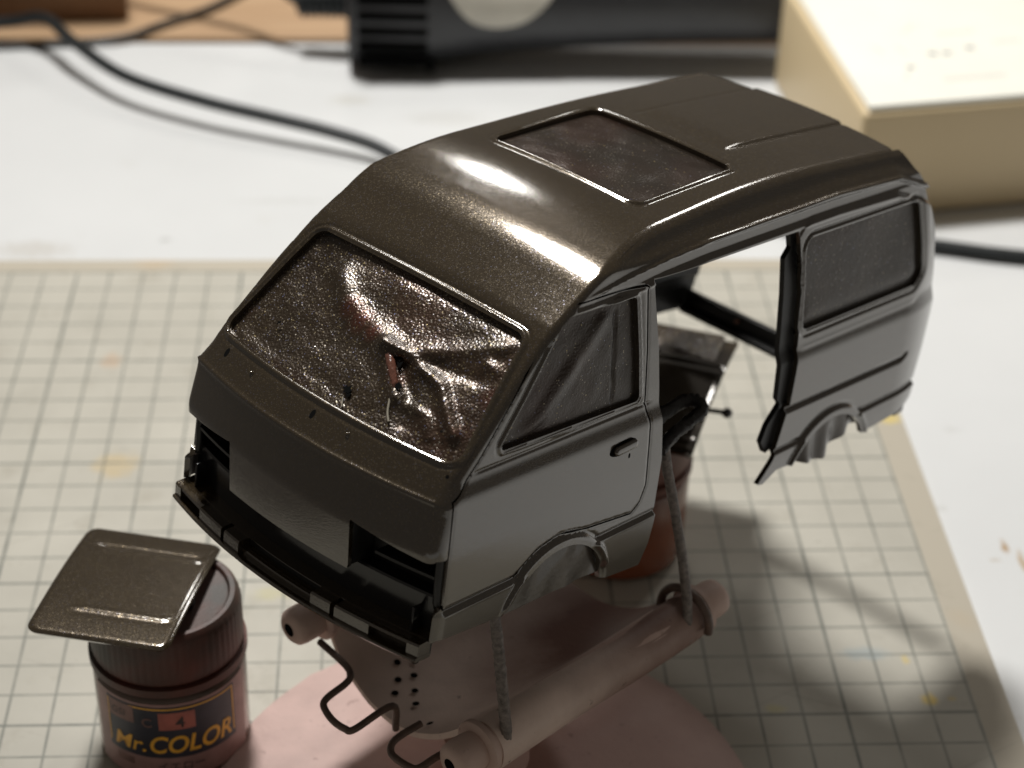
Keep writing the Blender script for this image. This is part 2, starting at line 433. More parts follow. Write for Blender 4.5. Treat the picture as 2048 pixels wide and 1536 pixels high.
def gradF(x, y, z, e=.05):
    g = np.stack([Fv(x + e, y, z) - Fv(x - e, y, z), Fv(x, y + e, z) - Fv(x, y - e, z), Fv(x, y, z + e) - Fv(x, y, z - e)], -1)
    return g / (np.linalg.norm(g, axis=-1, keepdims=True) + 1e-12)

# ---- front and roof surface: parameters (x, s), s = arc length along the profile
def prof_at(s):
    y = np.interp(s, PS, PROFS[:, 0]); z = np.interp(s, PS, PROFS[:, 1])
    e = .6
    ty = np.interp(s + e, PS, PROFS[:, 0]) - np.interp(s - e, PS, PROFS[:, 0]); tz = np.interp(s + e, PS, PROFS[:, 1]) - np.interp(s - e, PS, PROFS[:, 1])
    l = np.hypot(ty, tz); return y, z, -tz / l, ty / l       # outward normal (ny, nz)
def s_of(y, z): return PS[np.argmin((PROFS[:, 0] - y) ** 2 + (PROFS[:, 1] - z) ** 2)]
def top_point(x, s):
    y, z, ny, nz = prof_at(s)
    z1 = z - crown(x, z); y1 = y + kb(z1) * x * x
    t = bisect(lambda t: -Fv(x, y1 - t * ny, z1 - t * nz), np.full(x.shape, -1.0), np.full(x.shape, 9.0))
    p = np.stack([x, y1 - t * ny, z1 - t * nz], -1)
    bad = Fv(p[..., 0], p[..., 1], p[..., 2]) > .05
    return p, bad
def side_point(y, z):
    x = bisect(lambda x: Fv(x, y, z), np.full(y.shape, 2.0), np.full(y.shape, 42.0))
    return np.stack([x, y, z], -1)

def grid_faces(out, ni, nj):
    idx = np.arange(ni * nj).reshape(ni, nj)
    a = idx[:-1, :-1].ravel(); b = idx[1:, :-1].ravel(); c = idx[1:, 1:].ravel(); d = idx[:-1, 1:].ravel()
    o = out.ravel(); Q = np.stack([a, b, c, d], 1); bad = o[Q]; nb = bad.sum(1)
    faces = [tuple(q) for q in Q[nb == 0].tolist()]
    for q, k in zip(Q[nb == 1].tolist(), np.argmax(bad[nb == 1], 1).tolist()):
        faces.append((q[(k + 1) % 4], q[(k + 2) % 4], q[(k + 3) % 4]))
    return faces
def snap(sd, U, V, du, dv, lim=.5):
    gi, gj = np.gradient(sd)
    g2 = gi * gi + gj * gj + 1e-12
    dist = np.abs(sd) / np.sqrt(g2)
    mv = dist < lim
    U2 = U - np.where(mv, sd * gi / g2, 0) * du; V2 = V - np.where(mv, sd * gj / g2, 0) * dv
    return U2, V2, (~mv) & (sd < 0)
def refine(fn, U, V, U0, V0, du, dv, its=2):
    m = (U != U0) | (V != V0)
    u = U[m]; v = V[m]; e = .04
    for _ in range(its):
        f = fn(u, v); gu = (fn(u + e, v) - fn(u - e, v)) / (2 * e); gv = (fn(u, v + e) - fn(u, v - e)) / (2 * e)
        g2 = gu * gu + gv * gv + 1e-9
        su = np.clip(-f * gu / g2, -.5 * du, .5 * du); sv = np.clip(-f * gv / g2, -.5 * dv, .5 * dv)
        ok = g2 > .2; u = u + np.where(ok, su, 0); v = v + np.where(ok, sv, 0)
    U = U.copy(); V = V.copy(); U[m] = u; V[m] = v
    return U, V
def vnormals(V, F):
    T = []
    for f in F:
        T.append((f[0], f[1], f[2]))
        if len(f) == 4: T.append((f[0], f[2], f[3]))
    T = np.array(T)
    fn = np.cross(V[T[:, 1]] - V[T[:, 0]], V[T[:, 2]] - V[T[:, 0]])
    n = np.zeros_like(V)
    for k in range(3): np.add.at(n, T[:, k], fn)
    return n / (np.linalg.norm(n, axis=1, keepdims=True) + 1e-15)
def thick_shell(name, V, F, mats, parent, thick=1.1, over=None, flip=False, walls=True):
    """outer sheet V,F -> shell with an inner sheet and edge walls; over = (mask, normals) to override outer normals"""
    used = np.unique(np.concatenate([np.array(f) for f in F])); remap = -np.ones(len(V), int); remap[used] = np.arange(len(used))
    V = V[used]; F = [tuple(remap[list(f)]) for f in F]
    if flip: F = [f[::-1] for f in F]
    n = vnormals(V, F)
    if over is not None:
        m, nn = over; m = m[used]; nn = nn[used]; n[m] = nn[m]
    if over is not None:
        cnt = {}
        for f in F:
            for a, b in zip(f, f[1:] + f[:1]): cnt[(a, b)] = 1
        bdv = np.array(sorted({i for (a, b) in cnt if (b, a) not in cnt for i in (a, b)}), int)
        n[bdv] = nn[bdv]
    k = len(V); Vi = V - n * thick
    faces = list(F); fm = [0] * len(F)
    faces += [tuple(i + k for i in f[::-1]) for f in F]; fm += [1] * len(F)
    verts = [V, Vi]; norms = [n, -n]
    if walls:
        cnt = {}
        for f in F:
            for a, b in zip(f, f[1:] + f[:1]): cnt[(a, b)] = cnt.get((a, b), 0) + 1
        bd = [e for e in cnt if (e[1], e[0]) not in cnt]
        ids = sorted({i for e in bd for i in e}); loc = {v: j for j, v in enumerate(ids)}; base = 2 * k; nb = len(ids)
        wv = np.vstack([V[ids], Vi[ids]]); wf = [(loc[b], loc[a], loc[a] + nb, loc[b] + nb) for a, b in bd]
        wn = vnormals(wv, wf)
        faces += [tuple(i + base for i in f) for f in wf]; fm += [0] * len(wf)
        verts.append(wv); norms.append(wn)
    return mesh_obj(name, np.vstack(verts), faces, mats, parent, normals=np.vstack(norms), fmat=fm)

S_CREASE = s_of(0, 30.2); S_WB = s_of(4.6, 35); S_WT = s_of(30.5, 57.3); WL = S_WT - S_WB
WS = [(-31.3, S_WB + 1.6), (31.3, S_WB + 1.6), (26.9, S_WT - 3.6), (-26.9, S_WT - 3.6)]
S_SF = s_of(64.3, 70.2); S_SR = s_of(94.8, 71.5)
SUN = [(-18.9, S_SF), (18.9, S_SF), (18.4, S_SR), (-18.4, S_SR)]
S_RE = s_of(143.3, 70.)
def bead(d, w, h):           # rounded lip just outside an opening: d = distance outside the edge
    t = np.clip(d / w, 0, 1); return h * np.clip(1 - (2 * t - 1) ** 2, 0, 1)
def build_top():
    du = .36; U = np.arange(-35.5, 35.6, du); ds = .36; Sg = np.arange(s_of(-.7, 6), S_RE + .8, ds)
    uu, ss = np.meshgrid(U, Sg, indexing='ij')
    def fields(x, s):
        p, bad = top_point(x, s)
        P, S, r = ab(p[..., 0], p[..., 1], p[..., 2])
        g = np.where(bad, -3, (P + r) - (S + r) + .22)
        g = np.clip(g, -3, 3)
        return p, bad, g
    def trim(x, s):
        p, bad, g = fields(x, s)
        q = np.stack([x.ravel(), s.ravel()], 1)
        ws = sd_poly(WS, q, 2.6).reshape(x.shape); sun = sd_poly(SUN, q, 2.2).reshape(x.shape)
        # lower edge of the fascia: headlamp notches either side of the grille panel
        ax = np.abs(x); z = p[..., 2]
        low_out = z - np.interp(ax, [0, 17, 18.5, 27, 33, 36], [20.9, 20.9, 20.7, 19.6, 19.1, 19.6])
        low = np.maximum(low_out, np.minimum(z - 10.3, 16.5 - ax))
        rear = S_RE - s - .0022 * x * x
        return np.minimum.reduce([g, -ws, -sun, low, rear])
    sd = trim(uu, ss)
    U2, S2, out = snap(sd, uu, ss, du, ds)
    U2, S2 = refine(trim, U2, S2, uu, ss, du, ds)
    p, bad, g = fields(U2, S2)
    n = gradF(p[..., 0], p[..., 1], p[..., 2])
    q = np.stack([U2.ravel(), S2.ravel()], 1)
    dws = -sd_poly(WS, q, 2.6).reshape(uu.shape); dsun = -sd_poly(SUN, q, 2.2).reshape(uu.shape)
    h = bead(dws, 1.25, .42) - .22 * np.exp(-((dws - 1.55) / .28) ** 2)
    h += bead(dsun, 1.15, .40) - .12 * np.exp(-((dsun - 1.45) / .25) ** 2)
    y = p[..., 1]
    xr = 11.3 + .008 * (y - 97)
    h += .38 * sstep(-.8, .0, xr - np.abs(U2) - .3) * sstep(99, 108, y) * (dsun > 1.6)
    h -= .20 * np.exp(-((np.abs(U2) - xr - .5) / .5) ** 2) * sstep(99, 104, y) * (dsun > 1.6)
    h += .34 * np.exp(-((S2 - S_CREASE) / .42) ** 2)
    h -= .10 * sstep(.45, -.1, g)                # tuck the seam rim under the side sheet
    V = (p + n * h[..., None]).reshape(-1, 3)
    F = grid_faces(out | bad, *uu.shape)
    P, S, r = ab(p[..., 0], p[..., 1], p[..., 2])
    fil = ((S + r) > .02).ravel()
    # orientation test
    nn = vnormals(V, F[:2000]); ii = np.array(F[1000])
    flip = (nn[ii[0]] @ n.reshape(-1, 3)[ii[0]]) < 0
    return thick_shell('front_and_roof_panel', V, F, [PAINT, BLACK_PLASTIC], VAN, over=(fil, n.reshape(-1, 3)), flip=flip)
build_top()

# ---- side surface: parameters (y, z)
LINE_Z = lambda y: 8.0 + .0155 * (y - 24)
ARCH_F = (37.6, -3.2, 14.3); ARCH_R = (127.8, -2.6, 15.0)
DOOR = [(6.5, 30.6), (6.4, 8.9), (24.6, 8.9), (27., 10.2), (31, 12.7), (37, 13.9), (43.6, 12.6), (58.6, 11.1), (60.9, 12.9), (62.1, 16.5), (61.2, 26), (60.6, 31.), (59.7, 33.6), (59.2, 35), (56.6, 58.9), (56., 59.2), (34.2, 60.2), (31.2, 58.8), (12.2, 35.6), (8.4, 31.6)]
DWIN = [(17.6, 36.7), (57.2, 35.7), (53.4, 57.6), (34.6, 58.1), (32.4, 56.6)]
RWIN = [(110.6, 36.6), (154.6, 36.8), (157.0, 39.4), (150.6, 57.3), (107.8, 57.3)]
REAR_EDGE = [(143.8, 69.3), (147.5, 65.5), (152.3, 60.6), (160.5, 49), (166.3, 34), (166.4, 27), (165, 18), (162.6, 10), (161.8, 7), (157.5, 5.2)]
OUT_L = [(1.6, 1.4), (1.6, 4.2), (6.2, 9.6), (6.3, 19.6), (-3, 19.6), (-3, 78), (139, 78)] + REAR_EDGE + [(143, 4.3), (128, 4.0), (113.5, 4.9), (108.3, 5.2), (104, 3.0), (102, 3.4),
        (106, 8.1), (107.2, 10.8), (108.9, 18.5), (109.6, 20.3), (109.8, 31.2), (108.3, 46), (104.6, 59.7), (58.2, 59.7), (61.5, 45), (64.3, 30.3), (66, 21), (66.0, 6.7), (65.5, 2.2), (63.8, -2.4), (52.6, -1.4), (38, -1.4), (37, 1.7), (22.5, 1.7), (5.7, 3.0), (3.5, 1.6)]
OUT_R = [(1.6, 1.4), (1.6, 4.2), (6.2, 9.6), (6.3, 19.6), (-3, 19.6), (-3, 78), (139, 78)] + REAR_EDGE[:-4] + [(166.2, 18), (165.4, 8), (164.6, 1.2), (143, 1.2), (128, 1.0), (113.5, 4.0), (108.3, 2.4), (100, 0), (63.8, -2.4), (52.6, -1.4), (38, -1.4), (37, 1.7), (22.5, 1.7), (5.7, 3.0), (3.5, 1.6)]
MWIN = [(66.5, 36.6), (103.5, 36.6), (99.6, 57.3), (63.2, 57.3)]
RIDGE = lambda y: np.interp(y, [30, 40, 50, 62, 75, 118, 141, 152, 170], [58.5, 60.6, 62.2, 63.4, 64.1, 64.7, 64.1, 60.6, 52])
def side_detail(y, z, ridge=1.):
    h = np.zeros_like(y)
    L = LINE_Z(y)
    daF = np.hypot(y - ARCH_F[0], z - ARCH_F[1]) - ARCH_F[2]; daR = np.hypot(y - ARCH_R[0], z - ARCH_R[1]) - ARCH_R[2]
    da = np.minimum(daF, daR)
    away = sstep(.4, 1.4, da)
    h += .55 * sstep(.35, -.1, z - L) * away                      # lower body stands proud
    h -= .28 * np.exp(-((z - L - .75) / .28) ** 2) * sstep(1.6, 2.4, da)
    h += .22 * np.exp(-((z - L - .15) / .22) ** 2) * sstep(1.6, 2.4, da)
    h += .75 * sstep(2.2, 1.5, da) * sstep(1.0, 4.0, z)     # wheel arch lip
    h -= .25 * np.exp(-((da - 2.45) / .3) ** 2) * sstep(-.6, .2, z - L)
    # ledge and moulding below the windows
    win = sstep(10, 14, y)
    h -= .34 * np.exp(-((z - 34.35) / .26) ** 2) * win * sstep(62, 59.5, y)
    # gutter ridge of the high roof
    fr = ridge * sstep(36, 50, y); rz = z - RIDGE(y)
    h += .75 * np.exp(-(rz / .34) ** 2) * fr
    h -= .65 * sstep(-3.7, -2.9, rz) * sstep(-.25, -.9, rz) * fr
    h += .28 * np.exp(-((rz + 4.1) / .3) ** 2) * sstep(34, 44, y) * sstep(153, 149, y) * ridge
    h -= .45 * ridge * np.exp(-((rz - 2.9) / 1.5) ** 2) * sstep(44, 56, y)
    # groove that guides the sliding door
    q = np.stack([y.ravel(), z.ravel()], 1)
    gd = polyline_dist(np.array([(100, 19.2), (153.6, 19.2), (155.2, 20.0)]), q).reshape(y.shape)
    h -= .95 * sstep(.85, .35, gd)
    # corner seam of the nose
    # frames round the windows
    for W, r, hh in ((DWIN, 1.0, .34), (RWIN, 2.2, .40)):
        d = -sd_poly(W, q, r).reshape(y.shape)
        h += ridge * bead(d, .95, hh) - .16 * np.exp(-((d - 1.25) / .25) ** 2)
    dd = -sd_poly(RWIN, q, 2.2).reshape(y.shape)
    h += .30 * sstep(4.6, 3.9, dd) * sstep(1.2, 1.9, dd) * (y > 104)
    return h
def build_side(sign, step, outline, parts):
    ug = np.arange(-1, 169, step); vg = np.arange(-4, 73, step * .92)
    Y, Z = np.meshgrid(ug, vg, indexing='ij'); dv = vg[1] - vg[0]
    def gfield(p):
        P, S, r = ab(p[..., 0], p[..., 1], p[..., 2])
        return np.clip((S + r) - (P + r) + .12, -3, 3)
    gap = .19
    def fld(name, y, z):
        sh = y.shape; q = np.stack([y.ravel(), z.ravel()], 1)
        f = np.minimum(sd_poly(outline, q).reshape(sh), gfield(side_point(y, z)))
        for (cy, cz, R) in (ARCH_F, ARCH_R): f = np.minimum(f, np.hypot(y - cy, z - cz) - R)
        door = sd_poly(DOOR, q).reshape(sh)
        if name == 'front_door': return np.minimum.reduce([f, door - gap, -sd_poly(DWIN, q, 1.0).reshape(sh)])
        f = np.minimum.reduce([f, -door - gap, -sd_poly(RWIN, q, 2.2).reshape(sh)])
        if sign < 0: f = np.minimum(f, -sd_poly(MWIN, q, 2.2).reshape(sh))
        return f
    out = {}; sh = Y.shape
    for name in parts:
        sd = fld(name, Y, Z)
        Y2, Z2, drop = snap(sd, Y, Z, step, dv)
        Y2, Z2 = refine(lambda a, b: fld(name, a, b), Y2, Z2, Y, Z, step, dv)
        p = side_point(Y2, Z2); n = gradF(p[..., 0], p[..., 1], p[..., 2])
        h = side_detail(Y2, Z2, 1. if sign > 0 else .0)
        dd = np.abs(sd_poly(DOOR, np.stack([Y2.ravel(), Z2.ravel()], 1)).reshape(sh))
        h -= .12 * sstep(.55, .17, dd)
        V = (p + n * h[..., None]).reshape(-1, 3)
        F = grid_faces(drop, *sh)
        P, S, r = ab(p[..., 0], p[..., 1], p[..., 2]); fil = ((P + r) > .02).ravel()
        nn = n.reshape(-1, 3).copy()
        if sign < 0: V[:, 0] *= -1; nn[:, 0] *= -1
        f0 = F[len(F) // 2]; fnv = np.cross(V[f0[1]] - V[f0[0]], V[f0[2]] - V[f0[0]])
        o = thick_shell(name, V, F, [PAINT, BLACK_PLASTIC], VAN, over=(fil, nn), flip=(fnv @ nn[f0[0]]) < 0)
        out[name] = o
    return out
LEFT = build_side(1, .34, OUT_L, ('side_panel', 'front_door'))
RIGHT = build_side(-1, .5, OUT_R, ('side_panel', 'front_door'))

# ---- films masking the openings
def film_patch(name, poly, kind, depth, wrinkle, step, mat, grow=1.0, sign=1, parent=VAN, r=2.):
    P = np.array(poly, float); lo = P.min(0) - grow; hi = P.max(0) + grow
    ug = np.arange(lo[0], hi[0] + step, step); vg = np.arange(lo[1], hi[1] + step, step)
    Ug, Vg = np.meshgrid(ug, vg, indexing='ij'); sh = Ug.shape
    sd = sd_poly(poly, np.stack([Ug.ravel(), Vg.ravel()], 1), r).reshape(sh) + grow
    U2, V2, drop = snap(sd, Ug, Vg, step, step)
    if kind == 'top': p, bad = top_point(U2, V2)
    else: p = side_point(U2, V2)
    n = gradF(p[..., 0], p[..., 1], p[..., 2])
    inner = sd_poly(poly, np.stack([U2.ravel(), V2.ravel()], 1), r).reshape(sh)
    h = -depth + wrinkle(U2, V2) * sstep(.0, 3., inner)
    V = (p + n * h[..., None]).reshape(-1, 3)
    if sign < 0: V[:, 0] *= -1; n = n * np.array([-1, 1, 1])
    F = grid_faces(drop, *sh); f0 = F[len(F) // 2]
    fnv = np.cross(V[f0[1]] - V[f0[0]], V[f0[2]] - V[f0[0]])
    if fnv @ n.reshape(-1, 3)[f0[0]] < 0: F = [f[::-1] for f in F]
    used = np.unique(np.concatenate([np.array(f) for f in F])); rm = -np.ones(len(V), int); rm[used] = np.arange(len(used))
    return mesh_obj(name, V[used], [tuple(rm[list(f)]) for f in F], mat, parent)
def vnoise(u, v, scale, seed):
    rg = np.random.default_rng(seed); ph = rg.uniform(0, 6.28, (14, 2)); k = rg.normal(0, 1, (14, 2)) / scale
    out = 0
    for i in range(14): out = out + np.sin(u * k[i, 0] + v * k[i, 1] + ph[i, 0])
    return out / 5.
def fold(u, v, pts, width, amp):
    d = polyline_dist(np.array(pts, float), np.stack([u.ravel(), v.ravel()], 1)).reshape(u.shape)
    return amp * np.exp(-(d / width) ** 2)
def ws_wrinkle(u, s):
    q = s - S_WB
    h = .20 * vnoise(u, q, 3.6, 5) + .07 * vnoise(u, q, 1.2, 6)
    h += fold(u, q, [(2.5, 17), (-4.7, 18.2), (-11, 20.5), (-16, 24)], 2.4, .9)
    h += fold(u, q, [(4, 16.5), (11, 16.2), (19, 14.2), (23, 10.5), (27, 6.8)], 1.2, 1.15)
    h += fold(u, q, [(6, 16.5), (14, 20), (21, 24), (26, 27)], 1.7, .7)
    h += fold(u, q, [(7, 15), (16, 17.5), (24, 18.5)], 1.3, -.5)
    h += fold(u, q, [(8, 14), (14, 10.5), (17, 5)], 1.5, -.6)
    h += fold(u, q, [(13, 8.5), (20, 8), (23, 4.5)], 1.1, .5)
    h += fold(u, q, [(24, 22), (28, 21.5)], 1.2, .6)
    h += fold(u, q, [(3.5, 16.2), (12, 9)], 1.6, .9)
    d = u + 16.8 + .22 * (31.6 - q)
    h += .22 * sstep(-.15, .15, d) * sstep(4, 8, q)
    h -= .45 * sstep(10, -14, u + .4 * q - 4) * sstep(0, 6, q)
    return h
film_patch('windshield_mask', WS, 'top', 1.05, ws_wrinkle, .4, FILM, r=2.6)
film_patch('sunroof_mask', SUN, 'top', 1.0, lambda u, s: .20 * vnoise(u, s, 4., 8) + .08 * vnoise(u, s, 1.5, 9) - .5 * np.exp(-((u - 14) / 5) ** 2 - ((s - S_SF - 12) / 8) ** 2), .5, FILM_SIDE, r=2.2)
def dw_wr(u, v):
    h = .10 * vnoise(u, v, 3., 12) + .05 * vnoise(u, v, 1.1, 13)
    h += fold(u, v, [(27, 38), (45, 55)], 2.0, .55)
    h += fold(u, v, [(48.6, 56), (50, 36)], .3, -.5)
    h += .5 * sstep(0, 8, v - 38) * 0
    return h
film_patch('window_mask', DWIN, 'side', 1.05, dw_wr, .45, FILM_SIDE, parent=LEFT['front_door'], r=1.0)
film_patch('side_window_mask', RWIN, 'side', 1.05, lambda u, v: .10 * vnoise(u, v, 5., 15) + .35 * np.exp(-((v - 40) / 4) ** 2), .5, FILM_SIDE, r=2.2)
film_patch('window_mask', DWIN, 'side', 1.05, dw_wr, .9, FILM_SIDE, sign=-1, parent=RIGHT['front_door'], r=1.0)
film_patch('side_window_mask', RWIN, 'side', 1.05, lambda u, v: .1 * vnoise(u, v, 5., 16), .9, FILM_SIDE, sign=-1, r=2.2)
film_patch('side_window_mask', MWIN, 'side', 1.05, lambda u, v: .1 * vnoise(u, v, 5., 17), .9, FILM_SIDE, sign=-1, r=2.2)
ARCH_FILM = simple('painted_arch_film', (.060, .048, .036), .33, metal=.3, vary=.2, scale=150, bumps=.5, bscale=900, coat=.5)
def arch_film(cy, cz, R, zlow, bulge, sign, seed, y1=None):
    n = 40; V = []; F = []; m = 16
    for i in range(n + 1):
        y = cy - R - .8 + (2 * R + 1.6) * i / n
        zt = cz + math.sqrt(max((R + .8) ** 2 - (y - cy) ** 2, .05))
        zb = float(zlow(y)); zt = max(zt, zb)
        for j in range(m + 1):
            t = j / m; z = zt + (zb - zt) * t
            x = 35.0 - 1.2 + .28 * float(vnoise(np.array([y * 1.]), np.array([z * .5]), 2.2, seed)[0]) + bulge(y, t)
            V.append((sign * x, y, z))
    for i in range(n):
        for j in range(m):
            a = i * (m + 1) + j; F.append((a, a + m + 1, a + m + 2, a + 1) if sign < 0 else (a, a + 1, a + m + 2, a + m + 1))
    return mesh_obj('wheel_arch_mask', V, F, ARCH_FILM, VAN)
for sg in (1, -1):
    arch_film(*ARCH_F, lambda y: .3 + .02 * (37 - y), lambda y, t: .5 * t, sg, 31)
    arch_film(*ARCH_R, lambda y: np.interp(y, [112, 115, 121, 127, 133, 138, 144], [5.2, 4.4, 3.0, 2.0, 4.0, 6.0, 6.2]), lambda y, t: 1.6 * t * math.exp(-((y - 123) / 8) ** 2) + .7 * math.sin(y * .8) * t, sg, 37)

# ---- sliding door jamb: recessed flange in front of the rear quarter
def jamb():
    poly = [(103.6, 59.3), (104.7, 55.8), (102.9, 53.9), (105.2, 35.6), (106.5, 21.7), (108.0, 20.2), (104.5, 16.2), (103.2, 12.5), (104.4, 10.8), (105.4, 9.2), (108.2, 10), (110.8, 18), (111.2, 31), (109.6, 46), (106.5, 59.3)]
    st = .4; ug = np.arange(100, 114, st); vg = np.arange(2, 62, st)
    Y, Z = np.meshgrid(ug, vg, indexing='ij'); sh = Y.shape
    sd = sd_poly(poly, np.stack([Y.ravel(), Z.ravel()], 1)).reshape(sh)
    Y2, Z2, drop = snap(sd, Y, Z, st, st)
    Y2, Z2 = refine(lambda a, b: sd_poly(poly, np.stack([a, b], 1)), Y2, Z2, Y, Z, st, st)
    p = side_point(Y2, Z2); n = gradF(p[..., 0], p[..., 1], p[..., 2])
    V = (p - 1.45 * n).reshape(-1, 3); F = grid_faces(drop, *sh)
    f0 = F[len(F) // 2]; fl = np.cross(V[f0[1]] - V[f0[0]], V[f0[2]] - V[f0[0]])[0] < 0
    thick_shell('door_jamb', V, F, [BLACK_PLASTIC, BLACK_PLASTIC], VAN, thick=1.2, flip=fl, over=(np.zeros(len(V), bool), n.reshape(-1, 3)))
jamb()
def gap_light_stop(sign, parent):  # black tube added behind the door gap to stop light leaking through
    P = np.array(DOOR + DOOR[:1], float); d = np.r_[0, np.cumsum(np.linalg.norm(np.diff(P, axis=0), axis=1))]
    t = np.arange(0, d[-1], 1.0); y = np.interp(t, d, P[:, 0]); z = np.interp(t, d, P[:, 1])
    p = side_point(y, z); n = gradF(p[:, 0], p[:, 1], p[:, 2]); q = p - 1.75 * n
    if sign < 0: q[:, 0] *= -1
    V, F = tube_mesh(q, .85, 8, False); mesh_obj('gap_light_stop', V, F, BLACK_PLASTIC, parent)
gap_light_stop(1, LEFT['front_door']); gap_light_stop(-1, RIGHT['front_door'])
def box_bm(bm, x0, x1, y0, y1, z0, z1, bev=.25):
    r = bmesh.ops.create_cube(bm, size=1)
    for v in r['verts']:
        v.co = ((x0 + x1) / 2 + v.co.x * (x1 - x0), (y0 + y1) / 2 + v.co.y * (y1 - y0), (z0 + z1) / 2 + v.co.z * (z1 - z0))
    if bev:
        es = list({e for v in r['verts'] for e in v.link_edges})
        bmesh.ops.bevel(bm, geom=es, offset=bev, segments=2, affect='EDGES', profile=.5)
bm = bmesh.new(); box_bm(bm, -32.6, 32.6, 162.6, 164.4, 1.4, 6.6, .3); box_bm(bm, -32.6, 32.6, 160.6, 163, 1.2, 2.6, .3)
bm_obj('rear_crossbar', bm, BLACK_PLASTIC, VAN)
V, F = tube_mesh([(-16, 162.8, 4.9), (-16, 161.8, 4.9)], .55, 12); mesh_obj('pin', V, F, simple('dull_copper', (.25, .12, .08), .4), VAN, angle=40)

# ---- bumper strip, valance and lamp boxes
def front_sweep(name, prof, xs, mat, thick_mat=None, yoff=None):
    """prof = list of (dy, z) behind the curved front line, swept across x"""
    V = []; F = []; n = len(prof)
    for x in xs:
        y0 = -2.75 + .0039 * x * x
        for dy, z in prof: V.append((x, y0 + dy, z))
    for i in range(len(xs) - 1):
        for j in range(n):
            j2 = (j + 1) % n
            F.append((i * n + j, (i + 1) * n + j, (i + 1) * n + j2, i * n + j2))
    F.append(tuple(range(n))); F.append(tuple((len(xs) - 1) * n + j for j in range(n))[::-1])
    o = mesh_obj(name, V, F, mat, VAN, angle=35)
    return o
GLOSSB = simple('gloss_black_brown', (.009, .0085, .009), .2, spec=.5, vary=.2, scale=120, coat=.15)
def rng(a, b, n): return [a + (b - a) * i / (n - 1) for i in range(n)]
front_sweep('bumper_lip', [(0, -.9), (-.25, -.5), (-.2, -.1), (.3, .1), (3.6, .08), (3.6, -.9)], rng(-34.3, 34.3, 61), PAINT)
UP = [(.35, .1), (.30, 2.4), (.6, 2.75), (3.4, 2.9), (3.4, .1)]
LOWP = [(1.2, .1), (1.2, 1.0), (1.5, 1.2), (3.4, 1.3), (3.4, .1)]
SLOT = [(2.2, .1), (2.2, 2.2), (.45, 2.2), (.5, 2.75), (.8, 2.9), (3.4, 2.9), (3.4, .1)]
for a, b, pr_ in ((-34.3, -31.9, UP), (-31.9, -23.9, SLOT), (-23.9, -16.0, UP), (-16.0, -15.0, LOWP), (-15.0, -10.2, UP), (-10.2, 10.2, LOWP), (10.2, 15.0, UP), (15.0, 16.0, LOWP), (16.0, 23.9, UP), (23.9, 31.9, SLOT), (31.9, 34.3, UP)):
    front_sweep('bumper_segment', pr_, rng(a + .02, b - .02, max(3, int((b - a) / 1.0))), PAINT)
front_sweep('bumper_dark_backing', [(3.5, -.8), (3.5, 2.85), (4.2, 2.85), (4.2, -.8)], rng(-34.0, 34.0, 61), BLACK_PLASTIC)  # black wall added behind the bumper so its slots look dark
front_sweep('bumper_ledge', [(2.8, 2.9), (2.8, 3.05), (6.5, 3.35), (6.5, 2.7)], rng(-33.8, 33.8, 61), PAINT)
front_sweep('front_valance', [(5.6, 3.3), (5.2, 10.2), (5.5, 10.6), (9.5, 10.6), (9.5, 10.0), (6.4, 9.8), (6.6, 3.3)], rng(-33.9, 33.9, 61), GLOSSB)
for sg in (1, -1):
    front_sweep('lamp_box_back', [(8.6, 10.6), (8.6, 21.5), (9.3, 21.5), (9.3, 10.6)], sorted(rng(sg * 15.6, sg * 33.9, 18)), BLACK_PLASTIC)
    bm = bmesh.new(); box_bm(bm, sg * 15.9 - .35, sg * 15.9 + .35, .9, 6.5, 10.6, 20.9, .1); bm_obj('lamp_box_side', bm, BLACK_PLASTIC, VAN)
    bm = bmesh.new(); box_bm(bm, sg * 30.4 - .3, sg * 30.4 + .3, 3.8, 6.6, 3.2, 8.2, .1); bm_obj('valance_rib', bm, GLOSSB, VAN)
    front_sweep('lamp_box_shelf', [(4.4, 14.4), (4.4, 15.0), (8.6, 15.0), (8.6, 14.4)], sorted(rng(sg * 20, sg * 33.6, 14)), BLACK_PLASTIC)
# ---- small fittings
def on_top(x, s, off=0.):
    p, _ = top_point(np.array([float(x)]), np.array([float(s)])); n = gradF(p[:, 0], p[:, 1], p[:, 2])
    return p[0] + n[0] * off, n[0]
def disc(name, c, n, rx, ry, xdir, mat, parent, dome=.0, seg=18):
    n = np.array(n) / np.linalg.norm(n); u = np.array(xdir, float); u -= n * (u @ n); u /= np.linalg.norm(u); v = np.cross(n, u)
    V = [np.array(c) + n * dome]; F = []
    for ring, (k, hh) in enumerate(((.6, .75), (1., 0.))):
        for i in range(seg):
            a = 2 * math.pi * i / seg; V.append(np.array(c) + n * dome * hh + k * (rx * math.cos(a) * u + ry * math.sin(a) * v))
    for i in range(seg):
        j = (i + 1) % seg
        F.append((0, 1 + i, 1 + j)); F.append((1 + i, 1 + seg + i, 1 + seg + j, 1 + j))
    return mesh_obj(name, V, F, mat, parent)
for x in (-26.5, .5):
    c, n = on_top(x, S_CREASE + 4.7, .03); disc('wiper_hole_shade', c, n, .52, .95, (1, .1, 0), HOLE_SHADE, VAN)  # dark disc laid on the skin as a hole's shade; nothing is cut
for x in (-17.6, 9.6):
    c, n = on_top(x, S_CREASE + 4.6, .0); disc('washer_nozzle', c, n, .5, .55, (1, 0, 0), PAINT, VAN, dome=.5)
c, n = on_top(31.0, S_WB - 1.0, .03); disc('wiper_hole_shade', c, n, .35, .35, (1, 0, 0), HOLE_SHADE, VAN)  # another dark disc painting the shade of a small hole
